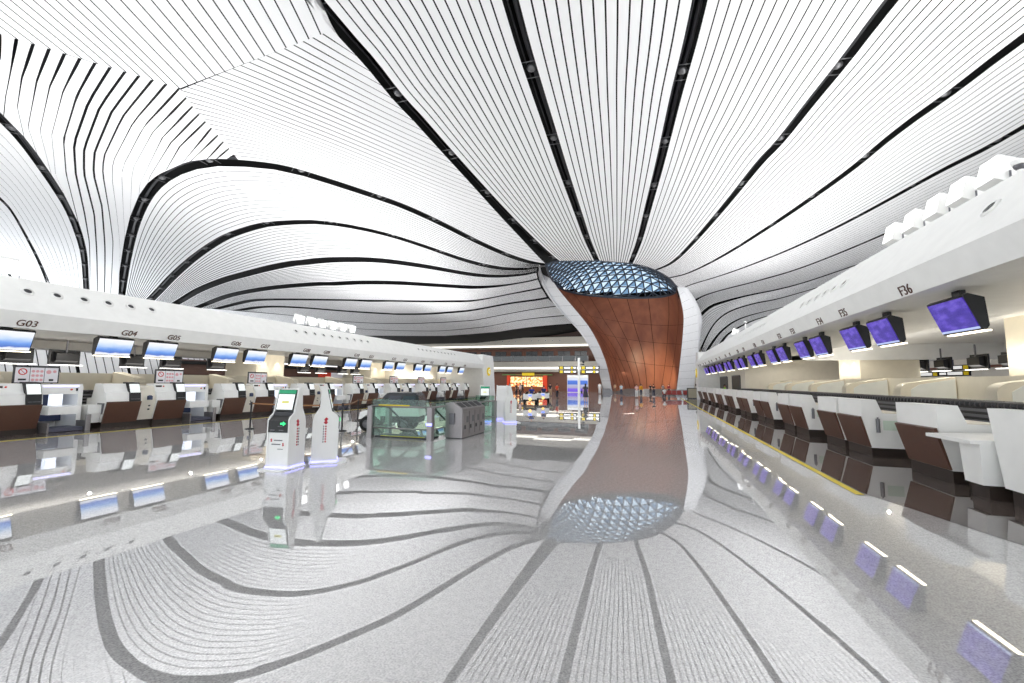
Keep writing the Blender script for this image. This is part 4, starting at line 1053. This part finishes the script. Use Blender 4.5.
for i, (x, w_) in enumerate(((-14.9, 2.0), (-12.5, 1.5))):
    t = thing('display_panel', ['blue and violet lit display panel left of the white sign pole', 'blue and violet lit display panel right of the white sign pole'][i], 'display panel', (x, 81.0, 0))
    MB().box(-.02, w_+.02, .0, .3, 0, 3.3).build('housing', white, t); MB().box(.05, w_-.05, -.02, 0, .1, 2.7).build('screen', lm, t); MB().box(.05, w_-.05, -.02, 0, 2.85, 3.2).build('lit_header', signwhite, t)
# sign pole
pt = thing('sign_pole', 'tall white pole carrying black and yellow direction boards', 'sign pole', (-11.9, 76, 0))
MB().box(-.2, .2, -.2, .2, 0, 6.2, .05).build('pole', white, pt)
for sx in (-1, 1):
    for z in (3.45, 4.15):
        b_ = MB().box(*(sorted((sx*.35, sx*3.6))), -.12, .12, z, z+.6).build('board', signblack, pt)
        c0 = -3.4 if sx < 0 else .5
        MB().box(c0, c0+.55, -.14, -.12, z+.06, z+.54).build('pictogram', signyellow, b_)
        MB().box(c0+.75, c0+1.9, -.14, -.12, z+.15, z+.45).box(c0+2.45, c0+2.9, -.14, -.12, z+.15, z+.45).build('text_strip', signwhite, b_)
        MB().box(c0+2.0, c0+2.35, -.14, -.12, z+.08, z+.52).build('arrow_plate', signyellow, b_)
MB().tube([(.2, 0, 5.6), (.75, 0, 5.6)], .05, 6).ell((.8, 0, 5.5), (.22, .22, .22), 10, 6).tube([(.2, 0, 5.0), (.6, 0, 5.0)], .05, 6).box(.45, .95, -.12, .12, 4.9, 5.15).build('camera_arm', darkgrey, pt)

# seats and planter by the column
def make_bench():
    t = thing('seat_row', 'x', 'bench')
    for k in range(4):
        s_ = MB().box(k*.6, k*.6+.55, 0, .5, .4, .46, .03).build('seat', mat('seat_red', (150, 52, 48), .5), t)
        MB().prism([(.45, .46), (.5, .46), (.62, .92), (.57, .92)], 'x', k*.6, k*.6+.55).build('backrest', MATS['seat_red'], t)
    MB().box(0, 2.35, .2, .3, .32, .4).build('beam', greym, t)
    for x in (.2, 2.1): MB().box(x, x+.08, .05, .55, 0, .05).box(x, x+.08, .2, .3, .05, .34).build('leg', steel, t)
    return t
bn = make_bench()
place(bn, False, (1.55, 59.0, 0), PI*0+.12, 'row of red seats before the column, nearer the middle of the hall', 'red seat rows')
place(bn, True, (4.15, 60.0, 0), .12, 'row of red seats before the column, beside the glass-sided box', 'red seat rows')
for i in range(2): pass
pb = thing('planter_box', 'dark-framed glazed box with a small post at the end of the yellow line', 'planter', (4.35, 57.0, 0))
MB().box(0, .08, 0, .08, 0, 1.3).box(1.42, 1.5, 0, .08, 0, 1.3).box(0, .08, .9, .98, 0, 1.3).box(1.42, 1.5, .9, .98, 0, 1.3).box(0, 1.5, 0, .98, 1.22, 1.3).box(0, 1.5, 0, .98, 0, .1).build('frame', darkgrey, pb)
MB().box(.08, 1.42, .03, .06, .1, 1.22).box(.03, .06, .08, .9, .1, 1.22).box(1.44, 1.47, .08, .9, .1, 1.22).build('glass_panel', mat('box_panel', (168, 160, 140), .2), pb)
MB().tube([(1.1, .5, 1.3), (1.1, .5, 1.55)], .04, 6).box(.95, 1.25, .4, .6, 1.55, 1.8).build('small_post', black, pb)

# ------------------------------------------------------------------ people
def skinmesh(name, nodes, edges, m, parent, lv=1):
    me = bpy.data.meshes.new(name); keys = list(nodes); ix = {k: i for i, k in enumerate(keys)}
    me.from_pydata([nodes[k][0] for k in keys], [(ix[a], ix[b]) for a, b in edges], [])
    me.materials.append(m)
    o = bpy.data.objects.new(name, me); COL.objects.link(o)
    if parent: o.parent = parent
    md = o.modifiers.new('skin', 'SKIN'); md.use_smooth_shade = True
    for i, k in enumerate(keys):
        sv = me.skin_vertices[0].data[i]; r = nodes[k][1]; sv.radius = r if isinstance(r, tuple) else (r, r); sv.use_root = (i == 0)
    sb = o.modifiers.new('subdivision', 'SUBSURF'); sb.levels = lv; sb.render_levels = lv
    return o
def person(loc, rz, label, top, bottom, hair='short', pose='stand', skirt=False, h=1.68, longtop=False, arms='down', extra=None):
    """faces local -y"""
    k = h/1.70
    t = thing('person', label, 'person', loc, rz)
    seat = pose in ('sit', 'ride')
    hip = .92 if not seat else .50
    step = .16 if pose == 'walk' else 0.02
    J = {}
    def P(n, x, y, z, r): J[n] = ((x*k, y*k, z*k), (r*k if not isinstance(r, tuple) else (r[0]*k, r[1]*k)))
    P('pel', 0, 0, hip, (.13, .10)); P('waist', 0, 0, hip+.16, (.115, .09)); P('chest', 0, .0, hip+.38, (.145, .10)); P('neck0', 0, .0, hip+.53, .055); P('neck', 0, -.01, hip+.58, .048)
    P('head', 0, -.02, hip+.68, (.075, .09)); P('crown', 0, -.015, hip+.76, (.06, .07))
    E_ = [('pel', 'waist'), ('waist', 'chest'), ('chest', 'neck0'), ('neck0', 'neck'), ('neck', 'head'), ('head', 'crown')]
    for sd, sx in (('l', 1), ('r', -1)):
        P('sh'+sd, .17*sx, .0, hip+.47, .058); 
        if arms == 'down': el, wr = (.215*sx, .02, hip+.2), (.23*sx, -.05, hip-.04)
        elif arms == 'front': el, wr = (.21*sx, .0, hip+.22), (.10*sx, -.22, hip+.24)
        elif arms == 'phone': el, wr = (.21*sx, .02, hip+.2), ((.08*sx, -.2, hip+.34) if sx > 0 else (.23*sx, -.04, hip-.03))
        else: el, wr = (.22*sx, -.1, hip+.26), (.2*sx, -.34, hip+.22)
        P('el'+sd, *el, .043); P('wr'+sd, *wr, .03)
        d = np.array(wr)-np.array(el); d = d/np.linalg.norm(d)
        hd = np.array(wr)+d*.08; P('hand'+sd, *hd, (.034, .022))
        E_ += [('chest', 'sh'+sd), ('sh'+sd, 'el'+sd), ('el'+sd, 'wr'+sd), ('wr'+sd, 'hand'+sd)]
        sidev = np.array([0, 1., 0]) if abs(d[2]) > .6 else np.array([0, 0, 1.])
        for fi, (off, ln) in enumerate(((-.028, .07), (-.01, .085), (.01, .08), (.028, .062))):
            f = hd + d*ln + sidev*off*1.2 + np.array([-.012*sx, 0, 0]); P('f%d%s' % (fi, sd), *f, .009); E_.append(('hand'+sd, 'f%d%s' % (fi, sd)))
        th = np.array(wr)+d*.06 - sidev*.05; P('th'+sd, *th, .01); E_.append(('wr'+sd, 'th'+sd))
        P('hip'+sd, .09*sx, 0, hip-.06, .09)
        if seat: P('kn'+sd, .11*sx, -.44, hip-.0, .06); P('an'+sd, .11*sx, -.46, hip-.42, .042); P('toe'+sd, .11*sx, -.62, max(hip-.47, .03), (.04, .03))
        else: P('kn'+sd, .095*sx, -step*sx*.6-.03*(pose == 'walk'), .49, .062); P('an'+sd, .1*sx, -step*sx, .08, .042); P('toe'+sd, .105*sx, -step*sx-.15, .035, (.04, .028))
        E_ += [('pel', 'hip'+sd), ('hip'+sd, 'kn'+sd), ('kn'+sd, 'an'+sd), ('an'+sd, 'toe'+sd)]
    skinmesh('body', J, E_, skin, t)
    g = lambda n, add: (J[n][0], tuple(x+add for x in J[n][1]) if isinstance(J[n][1], tuple) else J[n][1]+add)
    # top garment
    T = {'waist': g('waist', .022), 'chest': g('chest', .02), 'nk': (tuple(np.array(J['neck0'][0])-np.array([0, 0, .03])), .07), 'pel': g('pel', .024)}
    Et = [('waist', 'chest'), ('chest', 'nk'), ('waist', 'pel')]
    for sd in 'lr':
        T['sh'+sd] = g('sh'+sd, .016); e = np.array(J['sh'+sd][0])*.25+np.array(J['el'+sd][0])*.75; T['sl'+sd] = (tuple(e), .055); Et += [('chest', 'sh'+sd), ('sh'+sd, 'sl'+sd)]
        if longtop: T['lw'+sd] = g('wr'+sd, .012); T['le'+sd] = g('el'+sd, .014); Et[-1] = ('sh'+sd, 'le'+sd); del T['sl'+sd]; Et.append(('le'+sd, 'lw'+sd))
    skinmesh('top', T, Et, top, t)
    if skirt:
        m_ = MB(); m_.lathe([(.14*k, (hip+.12)*k), (.19*k, (hip-.05)*k), (.25*k, (hip-.45)*k), (.24*k, (hip-.45)*k), (.12*k, (hip+.1)*k)], n=18); m_.build('skirt', bottom, t, smooth=True)
    else:
        Q = {'pel': g('pel', .012)}; Eq = []
        for sd in 'lr':
            Q['hip'+sd] = g('hip'+sd, .014); Q['kn'+sd] = g('kn'+sd, .02); Q['an'+sd] = g('an'+sd, .024); Eq += [('pel', 'hip'+sd), ('hip'+sd, 'kn'+sd), ('kn'+sd, 'an'+sd)]
        skinmesh('trousers', Q, Eq, bottom, t)
    # shoes
    for sd in 'lr':
        a, b = np.array(J['an'+sd][0]), np.array(J['toe'+sd][0])
        m_ = MB(); z0 = max(min(a[2]-.07, b[2]-.03), 0.0)
        c = (a+b)/2; m_.ell((c[0], c[1]-.02, z0+.045), (.055, .15, .045), 10, 6); m_.build('shoe', extra or black, t, smooth=True)
    # face and hair
    hc = np.array(J['head'][0]); s_ = k
    m_ = MB(); m_.ell(hc+np.array([0, -.095, .0])*s_, (.014, .022, .02), 8, 5)
    for sx in (-1, 1): m_.ell(hc+np.array([.078*sx, .005, .0])*s_, (.012, .02, .03), 8, 5)
    m_.build('nose_and_ears', skin, t, smooth=True)
    m_ = MB()
    for sx in (-1, 1): m_.ell(hc+np.array([.03*sx, -.086, .022])*s_, (.011, .008, .008), 8, 5)
    m_.build('eyes', hairm, t, smooth=True)
    MB().ell(hc+np.array([0, -.084, -.042])*s_, (.024, .008, .007), 8, 5).build('mouth', mat('lip', (170, 96, 90), .5), t, smooth=True)
    m_ = MB(); m_.ell(hc+np.array([0, .02, .045])*s_, (.088*s_, .098*s_, .085*s_), 14, 8)
    if hair == 'long': m_.ell(hc+np.array([0, .075, -.12])*s_, (.085*s_, .05*s_, .19*s_), 12, 8)
    if hair == 'bun': m_.ell(hc+np.array([0, .09, .09])*s_, (.045*s_, .045*s_, .045*s_), 10, 6)
    m_.build('hair', hairm, t, smooth=True)
    return t
C_ = lambda n, c: mat('cloth_'+n, c, .8)
person((-5.75, 40.6, 0), math.radians(185), 'woman in a dark grey dress walking away with a shoulder bag', C_('charcoal', (66, 64, 72)), C_('charcoal', (66, 64, 72)), 'long', 'walk', True, 1.72)
bag = thing('shoulder_bag', 'dark shoulder bag carried by the walking woman in grey', 'bag', (-6.12, 40.6, .8))
MB().box(-.06, .06, -.15, .15, 0, .24, .03).build('pouch', black, bag); MB().tube([(0, -.12, .22), (.1, -.02, .62), (0, .12, .22)], .012, 6).build('strap', black, bag)
person((-7.9, 72.2, 0), .3, 'person in a long white shirt beside the left foot of the column', C_('white', (226, 226, 224)), C_('pale', (206, 204, 204)), longtop=True, h=1.9)
person((-10.2, 49.0, 0), 2.6, 'person in an orange red top and dark trousers right of the shop', C_('orange_red', (224, 84, 52)), C_('dark', (44, 46, 56)), 'bun', 'stand', arms='phone')
person((-12.9, 57.4, 0), .4, 'person in a dark top and tan trousers right of the buggies', C_('dark', (44, 46, 56)), C_('tan', (180, 152, 120)), pose='walk')
person((-16.4, 53.2, 0), 1.2, 'person in a brown top and dark trousers before the shop', C_('brown', (110, 84, 70)), C_('dark', (44, 46, 56)))
person((-15.4, 51.6, 0), -.6, 'person in a pale pink top standing left of the patrol buggy', C_('pale_pink', (226, 200, 204)), C_('dark', (44, 46, 56)), 'long')
person((-20.5, 70.0, 0), .2, 'dark clothed person waiting at the left end of the shop', C_('dark', (44, 46, 56)), C_('dark', (44, 46, 56)))
person((-23.4, 72.0, 0), -.4, 'person in grey standing farthest left by the shop', C_('grey', (120, 118, 120)), C_('dark', (44, 46, 56)))
person((-6.1, 81.0, 0), .2, 'person in a tan outfit against the left side of the wood wall', C_('tan', (180, 152, 120)), C_('brown', (110, 84, 70)), arms='phone')
person((-4.1, 66.5, 0), 0, 'person in a light blue shirt and dark trousers before the wood wall', C_('light_blue', (168, 190, 204)), C_('navy', (46, 54, 74)))
person((-1.6, 56.2, 0), .3, 'person in pink and white standing beside the yellow-clad person', C_('pink', (232, 188, 190)), C_('white', (226, 226, 224)), 'short', arms='front')
person((-1.2, 63.0, 0), -.3, 'person in a yellow shirt before the wood wall', C_('yellow', (226, 158, 36)), C_('navy', (46, 54, 74)), longtop=True)
person((.05, 79.0, 0), 0, 'person all in black, left of the dark pair at the wood wall', C_('black', (30, 28, 32)), C_('black', (30, 28, 32)))
person((.45, 62.5, 0), .4, 'person in a black top and navy trousers, right of the dark pair', C_('black', (30, 28, 32)), C_('navy', (46, 54, 74)), 'bun', extra=white, arms='front')
person((2.1, 78.5, 0), .2, 'person in a grey shirt behind the red seats', C_('grey', (120, 118, 120)), C_('dark', (44, 46, 56)))
person((3.0, 77.5, 0), .1, 'person in a dark red jacket behind the red seats', C_('dark_red', (128, 34, 40)), C_('dark', (44, 46, 56)), longtop=True)
person((1.75, 59.2, 0), PI*1.0, 'person in a white shirt seated on the left red seat', C_('white', (226, 226, 224)), C_('dark', (44, 46, 56)), pose='sit', arms='front')
person((5.0, 60.3, 0), PI*1.0, 'person in dark clothes seated near the glass-sided box', C_('dark', (44, 46, 56)), C_('dark', (44, 46, 56)), pose='sit', arms='front')
person((6.95, 46.6, 0), 1.2, 'agent in a bright green vest behind the far F counters', C_('lime', (150, 230, 40)), C_('dark', (44, 46, 56)), h=1.75)
# patrol buggies with riders
def make_buggy(name, label, loc, rz, two=False):
    t = thing(name, label, 'buggy', loc, rz)   # nose towards -y
    MB().prism([(-1.0, .42), (-1.05, .78), (-.75, .9), (-.55, .86), (-.5, .5)], 'x', -.55, .55).build('cowl', white, t)
    MB().box(-.5, .5, -.6, .9, .28, .45).build('footboard', black, t)
    MB().prism([(.1, .45), (.1, .62), (.9, .62), (.95, .45)], 'x', -.48, .48).prism([(.8, .62), (.9, 1.0), (.98, 1.0), (.95, .62)], 'x', -.42, .42).build('seat', black, t)
    MB().tube([(0, -.6, .7), (0, -.4, 1.05)], .03, 6).tube([(-.3, -.38, 1.05), (.3, -.38, 1.05)], .025, 6).build('handlebar', darkgrey, t)
    for x in (-.46, .46):
        for y in (-.8, .75):
            m_ = MB(); m_.lathe([(.0, -.09), (.24, -.09), (.27, -.05), (.27, .05), (.24, .09), (0, .09)], (x, y, .27), (1, 0, 0), 16); m_.build('wheel', rubber, t, smooth=True)
    MB().lathe([(0, 0), (.12, 0), (.10, .05), (0, .05)], (0, -1.04, .45), (0, -1, 0), 14).build('headlight', mat('yellow_headlight', (255, 210, 120), .3, emit=(255, 205, 110), estr=1.3), t)
    MB().box(-.12, .12, -1.08, -1.04, .72, .8).build('blue_lamp', mat('blue_lamp', (60, 90, 255), .3, emit=(70, 110, 255), estr=3.0), t)
    MB().box(-.4, -.18, -1.07, -1.02, .86, .92).box(.18, .4, -1.07, -1.02, .86, .92).build('vent', black, t)
    return t
make_buggy('patrol_buggy', 'white and black patrol buggy with yellow headlight carrying a rider in blue', (-9.45, 34.6, 0), math.radians(14))
make_buggy('patrol_buggy', 'smaller white patrol buggy right behind the first buggy', (-9.2, 38.0, 0), math.radians(14))
person((-9.45, 35.0, .24), math.radians(14), 'officer in a blue shirt riding the front patrol buggy', C_('blue', (44, 60, 150)), C_('navy', (46, 54, 74)), pose='ride', arms='bars')
person((-9.25, 38.5, .24), math.radians(14), 'officer in dark blue riding the rear patrol buggy', C_('dark_blue', (40, 50, 110)), C_('navy', (46, 54, 74)), pose='ride', arms='bars')

# ------------------------------------------------------------------ light
def area(name, loc, rot, sx, sy, power, col=(1, 1, 1)):
    l = bpy.data.lights.new(name, 'AREA'); l.shape = 'RECTANGLE'; l.size = sx; l.size_y = sy; l.energy = power; l.color = col
    o = bpy.data.objects.new(name, l); COL.objects.link(o); o.location = loc; o.rotation_euler = rot; return o
UP = (PI, 0, 0)
def aim(o, d):
    z = -Vector(d).normalized(); y = Vector((0, 1, 0)); x = y.cross(z).normalized(); y = z.cross(x); p = o.location.copy()
    o.matrix_world = Matrix([[x[i], y[i], z[i], p[i]] for i in range(3)] + [[0, 0, 0, 1]])
aim(area('canopy_uplight_fill_left', (-28, 22, 6.0), UP, 4, 70, 4900), (.72, 0, .7))
aim(area('canopy_uplight_fill_left', (-33, 20, 6.0), UP, 3, 60, 2500), (-.5, 0, .86))  # second strip, added to brighten the ceiling beyond the left canopy
aim(area('canopy_uplight_right', (14, 26, 6.3), UP, 4, 76, 7000), (-.72, 0, .7))
area('soffit_fill', (11.2, 22, 2.2), UP, .3, 33, 330, (1, .95, .86)); area('soffit_fill', (-26, 26, 2.15), UP, .3, 46, 430, (1, .96, .9))  # added strips hidden behind the low walls, brighten the island soffits
area('gallery_light', (-28, FY-2.6, 3.95), (0, 0, 0), 50, 1, 500, (1, .92, .82)); area('gallery_light_upper', (-28, FY, 9.15), (0, 0, 0), 50, 2, 220, (1, .9, .8))
def spot(loc, tgt, power, ang, col=(1, .9, .72)):
    l = bpy.data.lights.new('wash_or_fill_spot', 'SPOT'); l.energy = power; l.spot_size = ang; l.spot_blend = .3 if power < 800 else 1.0; l.color = col; l.shadow_soft_size = .05
    o = bpy.data.objects.new('wash_or_fill_spot', l); COL.objects.link(o); o.location = loc; o.rotation_euler = (Vector(tgt)-Vector(loc)).to_track_quat('-Z', 'Y').to_euler()
for Y0 in (16.7, 30.9):
    for k in (.8, 2.2): spot((11.75, Y0+k, 3.6), (11.95, Y0+k, 0), 60, math.radians(60))
for Y0 in (8.05, 24.3, 37.95):
    for k in (.65, 1.85): spot((-27.15, Y0+k, 3.5), (-27.35, Y0+k, 0), 60, math.radians(60))
for k in range(10):
    spot((9.9 if k < 7 else 7.0, 10+PF*k, 3.75), (9.9 if k < 7 else 7.0, 10+PF*k, 0), 120, math.radians(172), (1, .95, .86)); spot((-25., 9+4.67*k, 3.5), (-25., 9+4.67*k, 0), 120, math.radians(172), (1, .96, .9))  # wide downlights without fixtures, added as fill for the island interiors
spot((1.2, 80.5, .9), (2.2, 89, 5.0), 3000, math.radians(95), (1, .86, .58))
for P_ in ((-21.2, 49.5, 6.2), (6.9, 53.5, 6.5)):
    spot(P_, (-1, 84, 9), 8500, math.radians(75), (1, .99, .96))  # spots added above the canopy ends to lift the column's brightness
w = bpy.data.worlds.new('world'); SC.world = w; w.use_nodes = True; nt = w.node_tree
bg = nt.nodes['Background']; bg.inputs['Color'].default_value = (.92, .96, 1.0, 1); bg.inputs['Strength'].default_value = 2.0

SC.view_settings.view_transform = 'Standard'; SC.view_settings.look = 'None'; SC.view_settings.exposure = 0.1; SC.view_settings.gamma = 1; SC.view_settings.use_curve_mapping = False
SC.cycles.use_denoising = True
SC.cycles.max_bounces = 8; SC.cycles.transparent_max_bounces = 16; SC.cycles.sample_clamp_indirect = 8
